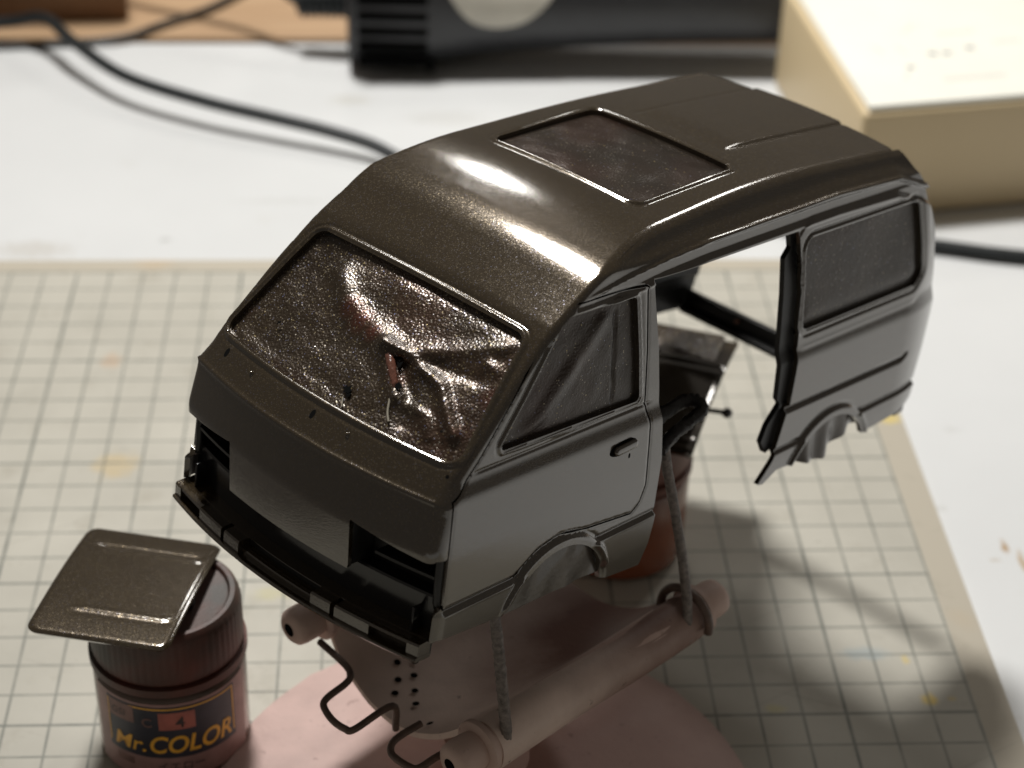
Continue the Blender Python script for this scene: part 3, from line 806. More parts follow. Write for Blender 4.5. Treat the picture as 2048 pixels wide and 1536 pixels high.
def side_xyz(y, z, off):
    p = side_point(np.array([float(y)]), np.array([float(z)])); n = gradF(p[:, 0], p[:, 1], p[:, 2]); return p[0] + n[0] * off, n[0]
def capsule(name, c, n, axis, L, W, H, mat, parent, seg=32):
    n = np.array(n) / np.linalg.norm(n); u = np.array(axis, float); u -= n * (u @ n); u /= np.linalg.norm(u); v = np.cross(n, u)
    V = []; F = []; rings = ((1., 0.), (1., .55), (.9, .85), (.68, 1.), (.3, 1.04))
    for k, hh in rings:
        for i in range(seg):
            a = 2 * math.pi * i / seg
            cx = math.cos(a) * W / 2 * k + math.copysign((L - W) / 2, math.cos(a)) ; cy = math.sin(a) * W / 2 * k
            V.append(np.array(c) + u * cx + v * cy + n * H * hh)
    for r in range(len(rings) - 1):
        for i in range(seg):
            j = (i + 1) % seg; F.append((r * seg + i, r * seg + j, (r + 1) * seg + j, (r + 1) * seg + i))
    F.append(tuple((len(rings) - 1) * seg + i for i in range(seg)))
    return mesh_obj(name, V, F, mat, parent, angle=50)
for sg, DR in ((1, LEFT['front_door']), (-1, RIGHT['front_door'])):
    c, n = side_xyz(52.9, 27.5, .02); c[0] *= sg; n[0] *= sg
    hd = disc('handle_recess_shade', c, n, 4.0, 1.55, (0, 1, .05), HOLE_SHADE, DR, dome=.02, seg=28)  # dark oval painting the shade of the recess behind the grip
    c2, n2 = side_xyz(53.2, 27.55, .05); c2[0] *= sg; n2[0] *= sg
    capsule('grip', c2, n2, (0, 1, .05), 6.6, 1.9, .9, PAINT, DR)
    c3, n3 = side_xyz(55.2, 25.0, .03); c3[0] *= sg; n3[0] *= sg
    disc('lock_hole_shade', c3, n3, .28, .55, (0, 1, 0), HOLE_SHADE, DR)  # dark spot drawn for the shade in the keyhole
# torn windshield film: what shows through the tear
PINKPEG = simple('pink_brown_film_roll', (.15, .060, .040), .22, vary=.35, scale=500, bumps=.6, bscale=1400, coat=.6)
def ws_at(x, q, off): return on_top(x, S_WB + q, -1.05 + off)
pts = [ws_at(3.6, 16.4, .5)[0], ws_at(5.4, 15.1, .75)[0], ws_at(8.0, 12.9, .8)[0], ws_at(10.2, 10.9, .55)[0], ws_at(11.6, 9.4, .1)[0]]
pp = smooth_path(pts, 8); rr = np.interp(np.linspace(0, 1, len(pp)), [0, .12, .3, .6, .85, 1], [.3, .7, .85, .8, .65, .25])
tube('torn_film_roll', pp, rr, PINKPEG, VAN, seg=18, rough=.10)
def tear(x, q, size, seed, off=.25):
    rg = np.random.default_rng(seed); c, n = ws_at(x, q, off)
    k = 11; V = [c]
    u = np.array([1., 0, 0]); v = np.cross(n, u)
    for i in range(k):
        a = 2 * math.pi * i / k; r = size * rg.uniform(.35, 1.2); V.append(c + u * r * math.cos(a) + v * r * math.sin(a))
    mesh_obj('torn_hole_shade', V, [(0, 1 + i, 1 + (i + 1) % k) for i in range(k)], HOLE_SHADE, VAN, smooth=False)  # black patch just above the film, painting the dark inside a tear
for a in ((7.6, 15.2, 1.0, 1, .8), (8.6, 14.3, .9, 2, .7), (5.6, 17.0, .6, 3, .9), (2.6, 5.6, 1.0, 4, .45), (3.4, 4.8, .7, 5, .4), (11.9, 10.4, 1.0, 6, .95), (-20.8, 9.3, .45, 7, .5), (24.8, 6.4, .4, 8, 1.0)): tear(*a)
tube('film_scratch', smooth_path([ws_at(11.6, 7.8, .45)[0], ws_at(13., 5.4, .4)[0], ws_at(14.4, 3.9, .35)[0]], 5), .22, simple('thread', (.30, .27, .21), .5), VAN, seg=8)
tube('film_scratch', smooth_path([ws_at(3.0, 3.9, .3)[0], ws_at(4.2, 2.2, .25)[0]], 4), .18, bpy.data.materials['thread'], VAN, seg=8)

# ================================================================== spray stand under the van
def stand_mat(name, lit, spray, centre, radius, amt=1.0):  # the stand's own pink tone, with overspray mixed in towards a centre
    m, nt, b = new_mat(name); co = objco(nt)
    d = N(nt, 'ShaderNodeVectorMath', operation='DISTANCE'); nt.links.new(co, d.inputs[0]); d.inputs[1].default_value = tuple(c * MM for c in centre)
    q = math_n(nt, 'ADD', math_n(nt, 'DIVIDE', d.outputs['Value'], radius * MM), math_n(nt, 'MULTIPLY', math_n(nt, 'SUBTRACT', noise(nt, co, 60, 4), .5), .5))
    f = ramp(nt, q, [(.35, amt), (1., 0.)])
    base = ramp(nt, noise(nt, co, 140, 5), [(.3, tuple(c * .86 for c in lit)), (.7, lit)])
    c = mixc(nt, f, base, spray)
    sp = ramp(nt, noise(nt, co, 420, 3), [(.66, 0.), (.74, .5)])
    c = mixc(nt, sp, c, tuple(x * .45 for x in spray))
    nt.links.new(c, b.inputs['Base Color']); b.inputs['Roughness'].default_value = .6
    nt.links.new(bump(nt, noise(nt, co, 900, 4), .3, .0003), b.inputs['Normal'])
    return m
STAND = empty('spray_stand', Matrix.Translation(Vector((-114, -82, 0)) * MM), 'pink oversprayed stand with tube tray, wire loops and round base below the van', 'paint stand')
SB = np.array([-114, -82, 0.])
def stl(P): return np.asarray(P, float) - SB       # world mm -> stand local
PINK = stand_mat('pink_overspray', (.56, .40, .36), (.42, .24, .20), (20, 10, 8), 55, .5)
def base_plate():
    V = [(0, 0, 12)]; F = []; rings = ((18, 9.5), (40, 5.6), (57, 2.6), (59, 1.9), (59, .15)); seg = 96; folds = 12
    for r, z in rings:
        for k in range(seg):
            th = 2 * math.pi * k / seg
            ph = (k * folds / seg) % 1.0; ridge = max(0, 1 - min(ph, 1 - ph) * 9) if r > 20 else 0
            V.append((r * math.cos(th + .18), r * math.sin(th + .18), z + (.55 * ridge if z > 1 else 0)))
    for k in range(seg): F.append((0, 1 + k, 1 + (k + 1) % seg))
    for i in range(len(rings) - 1):
        for k in range(seg):
            k2 = (k + 1) % seg; a = 1 + i * seg
            F.append((a + k, a + seg + k, a + seg + k2, a + k2))
    F.append(tuple(1 + 4 * seg + k for k in range(seg))[::-1])
    return mesh_obj('base', V, F, PINK, STAND, angle=28)
base_plate()
lathe('post', [(0, 26), (9, 26), (9, 20), (7, 14), (10, 8), (10, 7)], PINK, STAND, 32)
A2 = np.array([.76, .65, 0.]); W2 = np.array([-.65, .76, 0.]); R0 = np.array([-117, -101.5, 0.])
def tr(a, w, z): return stl(R0 + A2 * a + W2 * w + np.array([0, 0, z]))
TRAYM = stand_mat('tray_overspray', (.76, .60, .52), (.17, .085, .064), tr(52, 12, 32), 40)
TUBEM = stand_mat('tube_overspray', (.62, .455, .39), (.27, .135, .105), tr(30, 26, 50), 38)
def tray():
    ctrl = [(-3.4, 35.5), (-4.7, 38.5), (-4.4, 42.5), (-1.4, 45.2), (2.0, 44.8), (6, 40.5), (13, 34), (22, 29.4), (30, 28), (38, 28.8), (45, 31.5), (49, 36), (51.5, 40)]
    sec = smooth_path([(w, z, 0) for w, z in ctrl], 5)[:, :2]
    inner = []
    for i, (w, z) in enumerate(sec):
        t = sec[min(i + 1, len(sec) - 1)] - sec[max(i - 1, 0)]; t = t / np.linalg.norm(t); inner.append((w + t[1] * 1.3, z - t[0] * 1.3))
    loop = [tuple(p) for p in sec] + inner[::-1]
    av = np.linspace(0, 1, 36); V = []; F = []; n = len(loop)
    for t in av:
        for (w, z) in loop:
            a0 = np.interp(w, [-9, 8, 20, 35, 51], [3, 2, 1.2, 1.8, 4.0]); a1 = 61 - .02 * w
            sag = -1.2 * math.sin(math.pi * t) * math.exp(-((w - 26) / 14) ** 2) + .25 * math.sin(7 * t + w * .2)
            V.append(tr(a0 + (a1 - a0) * t, w, z + sag))
    m = len(av)
    for i in range(m - 1):
        for j in range(n):
            j2 = (j + 1) % n; F.append((i * n + j, i * n + j2, (i + 1) * n + j2, (i + 1) * n + j))
    F.append(tuple(range(n))[::-1]); F.append(tuple((m - 1) * n + j for j in range(n)))
    bm = bmesh.new(); vs = [bm.verts.new(v) for v in V]
    for f in F: bm.faces.new([vs[i] for i in f])
    return bm_obj('tray', bm, TRAYM, STAND, angle=45)
tray()
def knob_rod(w, z, a0, a1, rb):
    tube('tray_tube', [tr(a, w, z) for a in np.linspace(a0, a1, 24)], rb, TUBEM, STAND, seg=28)
    for s, a in ((-1, a0), (1, a1)):
        k = tube('collar', [tr(a + s * t, w, z) for t in (0, 1.2, 1.6)], [rb + 1.1, rb + 1.1, rb + .6], TUBEM, STAND, seg=28)
        kk = tube('end_knob', [tr(a + s * t, w, z) for t in (1.5, 3, 6, 7.4, 8.2, 8.4)], [3.9, 4.15, 4.15, 3.9, 3.0, 2.1], TUBEM, STAND, seg=28)
        c = tr(a + s * 8.45, w, z); disc('knob_hole_shade', c, A2 * s, 1.5, 1.5, (0, 0, 1), HOLE_SHADE, kk)  # black disc on the knob end painted as the shade of its bore
knob_rod(0, 40.5, 1.5, 62, 4.6)
knob_rod(51.5, 40.5, 3.0, 60, 4.6)
HOLEM = HOLE_SHADE
tray_o = [o for o in STAND.children if o.name.startswith('tray') and 'tube' not in o.name][0]
for a, w in ((16.0, 42.2), (13.1, 38.8), (10.2, 35.2), (7.2, 32.7), (16.4, 37.), (13.7, 34.1), (10.8, 30.5), (8.2, 27.2), (4.6, 18.7)):
    ctrlw = [8, 14, 22, 30, 38, 44]; ctrlz = [41, 34, 29.4, 28, 28.8, 31.5]
    sm = smooth_path(list(zip(ctrlw, ctrlz, [0] * 6)), 6)
    z = np.interp(w, sm[:, 0], sm[:, 1]); e = .5
    dz = (np.interp(w + e, sm[:, 0], sm[:, 1]) - np.interp(w - e, sm[:, 0], sm[:, 1])) / (2 * e)
    n = np.array([0, 0, 1.]) - W2 * dz; n /= np.linalg.norm(n)
    disc('tray_hole_shade', tr(a, w, z + .12) + n * .12, n, .75, .75, A2, HOLEM, tray_o)  # black disc on the sheet painting the shade of a punched hole
WIREM = simple('oversprayed_wire', (.13, .085, .065), .5, vary=.35, scale=350, bumps=.7, bscale=1200)
WIREG = simple('grey_fuzzy_wire', (.17, .145, .13), .6, vary=.5, scale=900, bumps=1.0, bscale=1800)
def wpts(L): return [stl(p) for p in L]
b1 = wpts([(-148.3, -66.7, 38.0), (-142.9, -74.0, 38.0), (-141.8, -77.4, 38.0), (-142.8, -79.8, 38.0), (-146.2, -83.7, 38.0), (-146.9, -86.2, 38.0), (-145.1, -90.2, 38.0), (-142.5, -92.8, 38.0), (-140.6, -92.9, 38.0), (-133.2, -86.4, 38.0)] + [(-132.6, -84.6, 30)])
tube('wire_bail', smooth_path(b1, 6), .74, WIREM, STAND, seg=10)
b2 = wpts([(-127.6, -91.6, 38.0), (-131.7, -95.0, 38.0), (-133.4, -97.5, 38.0), (-133.2, -100.3, 38.0), (-130.3, -103.3, 38.0), (-128.1, -103.9, 38.0), (-124.0, -100.5, 38.0), (-119.1, -98.1, 38.0)])
tube('wire_bail', smooth_path(b2, 6), .74, WIREM, STAND, seg=10)
# uprights that hold the van
tube('support_wire', smooth_path(wpts([(-111.0, -100.6, 37), (-111.3, -100.6, 44), (-112.6, -99.6, 58), (-113.9, -98.6, 70), (-116, -95.6, 80), (-122, -88, 86)]), 14), 1.12, WIREG, STAND, seg=14, rough=.06)
tube('support_wire', smooth_path(wpts([(-71.6, -67.6, 38), (-72.6, -66.8, 50), (-75.4, -65.6, 66), (-78.4, -65.0, 80), (-79.4, -64.8, 86)]), 14), 1.05, WIREG, STAND, seg=14, rough=.04)
tube('wire_loop', smooth_path(wpts([(-80.5, -66.0, 85.5), (-77., -61.5, 86.6), (-72.8, -57.5, 87.4), (-71.0, -55.4, 88.2), (-72., -53.6, 89), (-75, -54.8, 89.4), (-80.5, -61.5, 90.2), (-86, -69, 90.4)]), 12), 1.35, simple('black_fuzzy_wire', (.012, .010, .009), .55, bumps=1.0, bscale=1500), STAND, seg=14, rough=.09)
ring = []
for k in range(15):
    th = -1.0 + 4.4 * k / 14
    ring.append(tr(58.5 + .12 * k, 0 + 6.3 * math.cos(th), 41 + 6.3 * math.sin(th)))
tube('wire_hook', smooth_path(ring, 4), .95, WIREM, STAND, seg=12)

# ================================================================== paint jars
def jar_mats(tag_, glass, cap, spray):
    g, nt, b = new_mat('jar_body_' + tag_); co = objco(nt)
    sx = N(nt, 'ShaderNodeSeparateXYZ'); nt.links.new(co, sx.inputs[0])
    f = math_n(nt, 'ADD', sx.outputs[2], math_n(nt, 'MULTIPLY', math_n(nt, 'SUBTRACT', noise(nt, co, 90, 3), .5), .012))
    nt.links.new(ramp(nt, math_n(nt, 'DIVIDE', f, .03), [(.35, glass), (1., spray)]), b.inputs['Base Color'])
    b.inputs['Roughness'].default_value = .25; b.inputs['Coat Weight'].default_value = .4
    c, nt, b = new_mat('jar_cap_' + tag_); co = objco(nt)
    f = noise(nt, co, 55, 3)
    nt.links.new(ramp(nt, f, [(.35, cap), (.62, spray)]), b.inputs['Base Color']); b.inputs['Roughness'].default_value = .5
    nt.links.new(bump(nt, noise(nt, co, 1500, 3), .3, .0002), b.inputs['Normal'])
    return g, c
def jar(loc, rot, mats, name, label, has_label):
    J = empty(name, Matrix.Translation(Vector(loc) * MM) @ Matrix.Rotation(rot, 4, 'Z'), label, 'paint jar')
    lathe('glass_body', [(0, .0), (13.5, 0.0), (15.6, .9), (16.4, 3), (16.4, 24.0), (16.0, 24.8), (14.6, 25.6), (14.4, 27.6), (0, 27.6)], mats[0], J, 96)
    lathe('cap_band', [(16.2, 26.0), (16.9, 26.1), (16.9, 28.0), (16.2, 28.2), (12, 28.2), (12, 26)], mats[1], J, 96)
    rib = lambda i, k: (.16 if (k % 3 == 0) else 0.) if i in (3, 4) else 0.
    lathe('cap', [(12, 28.3), (15.8, 28.3), (16.1, 28.6), (16.15, 29.2), (16.0, 38.6), (15.7, 40.0), (14.9, 40.9), (13.9, 40.9), (13.5, 40.5), (13.4, 40.0), (12.6, 39.9), (0, 39.95)], mats[1], J, 180, rib)
    return J
REDCAP = (.33, .045, .025)
m1 = jar_mats('near', (.22, .115, .075), (.115, .030, .018), (.040, .031, .024))
JAR = jar((-181.5, -53.5, 0), 0, m1, 'paint_jar', 'small round jar of model paint with a brown oversprayed cap and yellow lettering', True)
m2 = jar_mats('far', (.27, .075, .03), (.16, .05, .03), (.10, .045, .03))
JAR2 = jar((-76.5, 13.5, 0), 0, m2, 'paint_jar', 'orange brown jar standing behind the stand under the painted door panel', False)
# label of the near jar
R_L = 16.55
view_ang = math.atan2(-382 + 53, -131 + 181.5)      # direction from jar to camera
def cyl_patch(name, a0, a1, z0, z1, r, mat, parent, nseg=40, corner=0):
    V = []; F = []
    for i in range(nseg + 1):
        a = a0 + (a1 - a0) * i / nseg
        for z in (z0, z1): V.append((r * math.cos(a), r * math.sin(a), z))
    for i in range(nseg): F.append((2 * i, 2 * i + 2, 2 * i + 3, 2 * i + 1))
    return mesh_obj(name, V, F, mat, parent)
CA = view_ang - .06
def ang(mm): return CA + mm / R_L
LNAVY = simple('label_navy', (.030, .030, .045), .4, vary=.3, scale=200)
LPINK = simple('label_pink', (.33, .195, .18), .45, vary=.2, scale=200)
LRED = simple('label_dusty_red', (.42, .13, .10), .45, vary=.2, scale=300)
LYEL = simple('label_orange_yellow', (.85, .44, .05), .4, vary=.15, scale=300)
LDUST = simple('label_dull_rose', (.20, .11, .095), .5, vary=.3, scale=250)
LINK_ = simple('label_print_dark', (.05, .035, .035), .5)
LAB = cyl_patch('label', ang(-19.5), ang(19.5), 2.6, 24.0, R_L, LPINK, JAR, 60)
cyl_patch('label_navy_panel', ang(-15.2), ang(15.4), 8.8, 23.2, R_L + .05, LNAVY, LAB, 60)
for (x0, x1, z0, z1) in ((-9.0, 15.0, 22.4, 22.8), (14.6, 15.0, 10.3, 22.4), (-15.0, -14.7, 10.3, 22.4)):
    cyl_patch('label_frame_line', ang(x0), ang(x1), z0, z1, R_L + .10, LYEL, LAB, 40)
cyl_patch('label_number_field', ang(-2.6), ang(5.2), 16.8, 21.6, R_L + .10, LRED, LAB, 16)
cyl_patch('label_logo_field', ang(-14.6), ang(-8.0), 18.0, 22.7, R_L + .10, LDUST, LAB, 16)
def wrap_text(body, mm_x, z, size, mat, parent, name, shear=0., bold=0., r=R_L + .16, sx=1.):
    cu = bpy.data.curves.new('t', 'FONT'); cu.body = body; cu.size = 1.; cu.shear = shear; cu.offset = bold; cu.resolution_u = 4
    o = bpy.data.objects.new('t', cu); COL.objects.link(o)
    dg = bpy.context.evaluated_depsgraph_get(); me = bpy.data.meshes.new_from_object(o.evaluated_get(dg))
    bpy.data.objects.remove(o)
    bm = bmesh.new(); bm.from_mesh(me); bpy.data.meshes.remove(me)
    if not bm.verts: return None
    x0 = min(v.co.x for v in bm.verts)
    for v in bm.verts: v.co = ((v.co.x - x0) * size * sx, v.co.y * size, 0)
    w = max(v.co.x for v in bm.verts)
    x = .5
    while x < w:
        bmesh.ops.bisect_plane(bm, geom=bm.verts[:] + bm.edges[:] + bm.faces[:], plane_co=(x, 0, 0), plane_no=(1, 0, 0)); x += .5
    for v in bm.verts:
        a = ang(mm_x + v.co.x); v.co = (r * math.cos(a), r * math.sin(a), z + v.co.y)
    for v in bm.verts: v.co *= MM
    me = bpy.data.meshes.new(name); bm.to_mesh(me); bm.free(); me.materials.append(mat)
    return link(bpy.data.objects.new(name, me), parent)
wrap_text('Mr.', -13.4, 10.4, 5.8, LYEL, LAB, 'label_lettering', .22, .012)
wrap_text('COLOR', -4.8, 10.4, 6.6, LYEL, LAB, 'label_lettering', .22, .022, sx=.84)
wrap_text('4', .9, 17.4, 4.2, LINK_, LAB, 'label_number', 0, .01)
wrap_text('C', -6.2, 17.6, 3.4, LDUST, LAB, 'label_number', 0, .01)
wrap_text('GSI', -13.6, 19.2, 2.6, LINK_, LAB, 'label_logo', .1, .0)
wrap_text('\u30a4\u30a8\u30ed\u30fc', -3.4, 5.4, 2.6, LINK_, LAB, 'label_name', 0, .0)
cyl_patch('label_crest', ang(-13.2), ang(-8.8), 5.8, 7.8, R_L + .06, LDUST, LAB, 10)

# ---- painted sunroof panel lying on the jar
def panel_curved(name, w, h, rc, crown_, thick, mats, matrix, label, cat, creases, nx=60, ny=70):
    ug = np.linspace(-w / 2 - 1.2, w / 2 + 1.2, nx); vg = np.linspace(-h / 2 - 1.2, h / 2 + 1.2, ny)
    U, Vv = np.meshgrid(ug, vg, indexing='ij'); sh = U.shape
    poly = [(-w / 2, -h / 2), (w / 2, -h / 2), (w / 2, h / 2), (-w / 2, h / 2)]
    sd = sd_poly(poly, np.stack([U.ravel(), Vv.ravel()], 1), rc).reshape(sh)
    U2, V2, drop = snap(sd, U, Vv, ug[1] - ug[0], vg[1] - vg[0])
    U2, V2 = refine(lambda a, b: sd_poly(poly, np.stack([a, b], 1), rc), U2, V2, U, Vv, ug[1] - ug[0], vg[1] - vg[0])
    sd2 = sd_poly(poly, np.stack([U2.ravel(), V2.ravel()], 1), rc).reshape(sh)
    z = -crown_ * (V2 / (h / 2)) ** 2 - .5 * sstep(1.0, 0., sd2) ** 2
    for v0, amp, wd, x0, x1 in creases:
        z = z + amp * np.exp(-((V2 - v0) / wd) ** 2) * sstep(x0, x0 + 4, U2) * sstep(x1, x1 - 2, U2)
    V = np.stack([U2, V2, z], -1).reshape(-1, 3); F = grid_faces(drop, *sh)
    f0 = F[len(F) // 2]; fl = np.cross(V[f0[1]] - V[f0[0]], V[f0[2]] - V[f0[0]])[2] < 0
    o = thick_shell(name, V, F, mats, None, thick=thick, flip=fl)
    o.matrix_world = matrix
    return tag(o, label, cat)
PR = Matrix(((0.976, 0.218, 0.027), (-0.219, 0.974, 0.06), (-0.014, -0.064, 0.998)))
SUNP = panel_curved('sunroof_panel', 30.2, 38.6, 2.6, 1.0, .9, [PAINT, BLACK_PLASTIC], Matrix.Translation(Vector((-188.9, -53.9, 44.2)) * MM) @ PR.to_4x4(),
    'painted brown sunroof panel balanced on the cap of the near jar', 'sunroof panel', [(12.0, -.35, .7, -12, 13.5), (10.7, .2, .6, -12, 13.5), (-10.5, .22, .5, -9, 13.5), (-11.6, -.15, .6, -9, 13.5)])
bm = bmesh.new(); box_bm(bm, -3, 14.5, -1.2, 1.2, -3.9, -1.05, .2); box_bm(bm, 9.5, 13.6, -12, 12, -2.2, -.85, .2)
LUG = bm_obj('mounting_rib', bm, BLACK_PLASTIC, SUNP)

# ---- sliding door panel on the far jar
p_tr = np.array([-45.0, 42.0]); p_br = np.array([-63.4, -7.4])
dy_ = (p_tr - p_br); L_ = np.linalg.norm(dy_); ey = dy_ / L_; ex = np.array([ey[1], -ey[0]])
cen = (p_tr + p_br) / 2 - ex * 22
M = Matrix(((ex[0], ey[0], 0), (ex[1], ey[1], 0), (0, 0, 1))).to_4x4()
DOORP = panel_curved('sliding_door_panel', 44, L_, 1.2, 2.6, 1.0, [PAINT, BLACK_PLASTIC], Matrix.Translation(Vector((cen[0], cen[1], 45.0)) * MM) @ M,
    'painted brown sliding door of the van lying on the far jar', 'van door', [(8.5, -.5, .6, -22, 22), (-14, .3, .5, -22, 22), (-22, .45, .6, -22, 22)])
q = film_mat('door_panel_film', .4, 7.0)
bm = bmesh.new(); box_bm(bm, -19, 18.6, 11, 24.6, -.9, -.55, .1)
fm = bm_obj('window_mask', bm, q, DOORP)
bm = bmesh.new(); box_bm(bm, -18, 18, -20, -8, -4.0, -3.0, .2); bm_obj('mounting_rib', bm, BLACK_PLASTIC, DOORP)
tube('hinge_pin', [(21, -6.4, -3), (23.5, -6.6, -2.6), (25.5, -6.8, -2.4)], .6, BLACK_PLASTIC, DOORP, seg=10)
V, F = lathe_mesh([(0.02, -1.3), (.7, -1.1), (1.25, -.5), (1.35, 0), (1.25, .5), (.7, 1.1), (.02, 1.3)], 16)
mesh_obj('pin_head', V + np.array([26, -6.8, -2.4]), F, simple('gun_metal', (.10, .10, .10), .3, metal=.6), DOORP)

# ================================================================== things at the back of the table
TZ = -2.2
CABLE = simple('black_cable', (.012, .015, .016), .42, vary=.2)
def cable(name, pts, r, label, cat='cable', mat=CABLE):
    o = tube(name, smooth_path(pts, 12), r, mat, None, seg=12)
    return tag(o, label, cat)
cable('power_cable', [(-330, 330, 4), (-283, 326, 6), (-264, 319, 11), (-250, 299, 10), (-229.3, 275, 8), (-201, 257, 7), (-174.4, 245, 6), (-157, 237.8, 5), (-141, 230, 3.5), (-127, 219, 1.6), (-100, 205, 0.2), (-40, 190, .1), (0, 176, .1), (40, 165.5, .1), (66.4, 158.5, .1), (120, 150, .1)], 2.2,
      'thick black cable snaking across the white table behind the van')
cable('thin_cord', [(-300, 318, -1.0), (-262, 322, -.8), (-236, 326, 0.4), (-221, 338, 1.2), (-206, 352, 1.2), (-190, 375, 1.2)], 1.25, 'thin black cord crossing the tan board at the top left', 'cord')
# rotary tool lying at the back
TOOLM = simple('charcoal_tool_plastic', (.028, .029, .032), .42, vary=.15, scale=150, bumps=.15)
TOOL = empty('rotary_tool', Matrix.Translation(Vector((-150, 318, TZ)) * MM) @ Matrix.Rotation(math.radians(-1.0), 4, 'Z'),
             'black electric rotary tool lying at the back with vents in its end', 'rotary tool')
def tool_body():
    # section along x: half width (y) and top/bottom z
    st = [(0, 20, 1.0, 43), (.8, 22, .2, 45), (26, 23, .0, 47), (33, 22.5, .4, 47), (44, 21.5, 1.6, 46), (60, 20.5, 3.2, 45), (85, 19.5, 5.4, 44), (120, 18.5, 7.5, 43), (165, 18, 8.5, 43), (172, 16, 10.5, 41)]
    P = np.array(st, float); xs = np.r_[0, .4, .8, np.linspace(3, 172, 50)]
    V = []; F = []; seg = 48
    for x in xs:
        hy, z0, z1 = (np.interp(x, P[:, 0], P[:, k]) for k in (1, 2, 3)); ex_ = np.interp(x, [0, 28, 48], [2.7, 2.7, 2.1])
        for k in range(seg):
            a = 2 * math.pi * k / seg; c = math.cos(a); s = math.sin(a)
            V.append((x, hy * math.copysign(abs(c) ** (2 / ex_), c), (z0 + z1) / 2 + (z1 - z0) / 2 * math.copysign(abs(s) ** (2 / ex_), s)))
    for i in range(len(xs) - 1):
        for k in range(seg):
            k2 = (k + 1) % seg; F.append((i * seg + k, (i + 1) * seg + k, (i + 1) * seg + k2, i * seg + k2))
    F.append(tuple(range(seg))); F.append(tuple((len(xs) - 1) * seg + k for k in range(seg))[::-1])
    bm = bmesh.new(); vs = [bm.verts.new(v) for v in V]
    for f in F: bm.faces.new([vs[i] for i in f])
    return bm_obj('housing', bm, TOOLM, TOOL, angle=50)
HOUS = tool_body()
for z in (6.5, 12.5, 18.5, 24.5, 30.5, 36.5):
    bm = bmesh.new(); box_bm(bm, 4, 29.5, -23.45, -20, z - 1.7, z + 1.7, .5); bm_obj('vent_slot_shade', bm, HOLE_SHADE, HOUS)  # black bar on the housing standing in for a vent's inner shade
for x, z in ((30.5, 5), (3.6, 41.5)):
    V, F = tube_mesh([(x, -23.4, z), (x, -20, z)], 2.0, 16); mesh_obj('screw_well_shade', V, F, HOLE_SHADE, HOUS, angle=40)  # black plug standing in for the shade of a screw recess
def round_label():
    cx, cz, R = 56, 37.5, 22; V = []; F = []; nr = 10; seg = 40
    P = np.array([(0, 20, 1.0, 43), (33, 22.5, .4, 47), (44, 21.5, 1.6, 46), (60, 20.5, 3.2, 45), (85, 19.5, 5.4, 44)], float)
    def surf(x, arc):
        hy, z0, z1 = (np.interp(x, P[:, 0], P[:, k]) for k in (1, 2, 3)); b = (z1 - z0) / 2
        ex_ = np.interp(x, [0, 28, 48], [2.7, 2.7, 2.1]); phi = arc / 21.     # arc measured upward from the middle of the near side
        c, sn = math.cos(phi), math.sin(phi)
        return x, -1.012 * hy * math.copysign(abs(c) ** (2 / ex_), c), (z0 + z1) / 2 + 1.012 * b * math.copysign(abs(sn) ** (2 / ex_), sn)
    for i in range(nr + 1):
        for k in range(seg):
            a = 2 * math.pi * k / seg; r = R * i / nr
            x, yy, z = surf(cx + r * math.cos(a), 18.0 + r * math.sin(a)); V.append((x, yy, z))
    for i in range(nr):
        for k in range(seg):
            k2 = (k + 1) % seg; F.append((i * seg + k, (i + 1) * seg + k, (i + 1) * seg + k2, i * seg + k2))
    return V, F
LABM = simple('tool_label_cream', (.60, .57, .49), .45, vary=.08, scale=120)
V, F = round_label()
V = [(x, y - .25, z + .15) for x, y, z in V]
mesh_obj('round_label', V, F, LABM, HOUS)
rel = [(-19, 2, 19), (-12, 1, 20), (-6, .4, 20.5), (0.5, 0, 21)]
pp = smooth_path(rel, 10); rr = [4.4 + .9 * (1 if (i // 2) % 2 else 0) + 1.2 * i / len(pp) for i in range(len(pp))]
tube('strain_relief', pp, rr, CABLE, TOOL, seg=18, angle=20)
tube('power_cord', smooth_path([(-18, 2, 19), (-28, 8, 24), (-40, 18, 30), (-60, 30, 34), (-90, 44, 30)], 8), 2.0, CABLE, TOOL, seg=12)
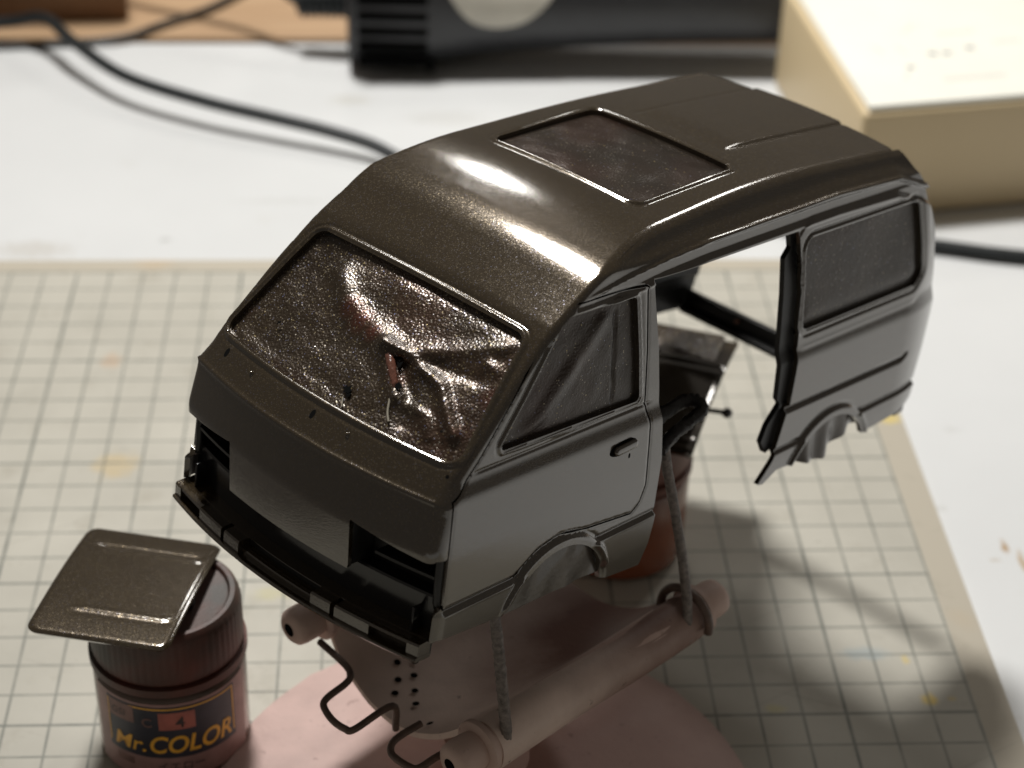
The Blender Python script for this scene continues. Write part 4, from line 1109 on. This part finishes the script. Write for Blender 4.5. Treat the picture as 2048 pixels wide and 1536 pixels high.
# cream box
CREAM = simple('cream_plastic_side', (.60, .47, .27), .55, vary=.06, scale=30)
def box_mat():
    m, nt, b = new_mat('cream_box'); co = objco(nt)
    g = nt.nodes.new('ShaderNodeNewGeometry'); s = N(nt, 'ShaderNodeSeparateXYZ'); nt.links.new(g.outputs['Normal'], s.inputs[0])
    c = ramp(nt, noise(nt, co, 12, 4), [(.3, (.66, .52, .31)), (.7, (.70, .56, .35))])
    nt.links.new(c, b.inputs['Base Color']); b.inputs['Roughness'].default_value = .5
    b.inputs['Subsurface Weight'].default_value = .0
    return m
BOXM = box_mat()
bp = [(16.6, 186.4), (160, 212), (152, 320), (8, 292)]
CBOX = slab('cream_box', bp, TZ + .02, 36.5, BOXM, bev=2.2, seg=4)
tag(CBOX, 'cream plastic block shaped box with a pale top behind the rear of the van', 'box')
def quad_sheet(name, pts, z0, z1, mat, parent): 
    return slab(name, pts, z0, z1, mat, parent, bev=.5)
cxy = np.array(bp).mean(0)
top_pts = [tuple(cxy + (np.array(p) - cxy) * .975) for p in bp]
quad_sheet('box_lid', top_pts, 36.3, 38.2, simple('pale_cream_lid', (.80, .785, .70), .5, vary=.03, scale=40), CBOX)
INKM = simple('faded_print', (.34, .35, .33), .6); INKL = simple('very_faded_print', (.70, .69, .62), .6)
def mark(x, y, L, W, rot, mat):
    c, s = math.cos(rot), math.sin(rot); P = [(-L / 2, -W / 2), (L / 2, -W / 2), (L / 2, W / 2), (-L / 2, W / 2)]
    slab('printed_mark', [(x + a * c - b * s, y + a * s + b * c) for a, b in P], 38.15, 38.28, mat, CBOX, bev=0)
for a in ((36, 213, 9, 1.2, 1.2, INKL), (38.2, 218, 2.4, 2.2, .6, INKM), (30, 232, 7, 1.2, 1.9, INKL), (38, 232, 7, 1.0, 1.9, INKL), (48, 229, 3, 2.4, .3, INKM), (53, 229.5, 3, 2.2, .3, INKM), (62, 234, 3, 2.6, .3, INKM), (58, 211, 22, 3.2, .18, INKL), (60, 247, 14, 2.2, .2, INKL), (44, 250, 8, 1.4, 1.0, INKL), (76, 240, 10, 2, .2, INKL)): mark(*a)
# clear acrylic stick beside the box
ac, nt, b = new_mat('clear_acrylic'); b.inputs['Base Color'].default_value = (.92, .90, .88, 1); b.inputs['Roughness'].default_value = .25; b.inputs['Transmission Weight'].default_value = .35
stick = slab('acrylic_stick', [(9.2, 277.6), (12.6, 278.0), (12.4, 281), (9.0, 280.6)], TZ + .02, 29, ac, bev=.7)
tag(stick, 'pale translucent stick standing between the tool and the cream box', 'stick')
# brown box at the far left on the board
BRN = simple('brown_cardboard', (.20, .105, .05), .7, vary=.2, scale=40)
bx = slab('brown_carton', [(-420, 336), (-236, 345), (-250, 440), (-430, 430)], -.98, 60, BRN, bev=1.5)
tag(bx, 'dark brown cardboard carton on the board at the top left corner', 'carton')
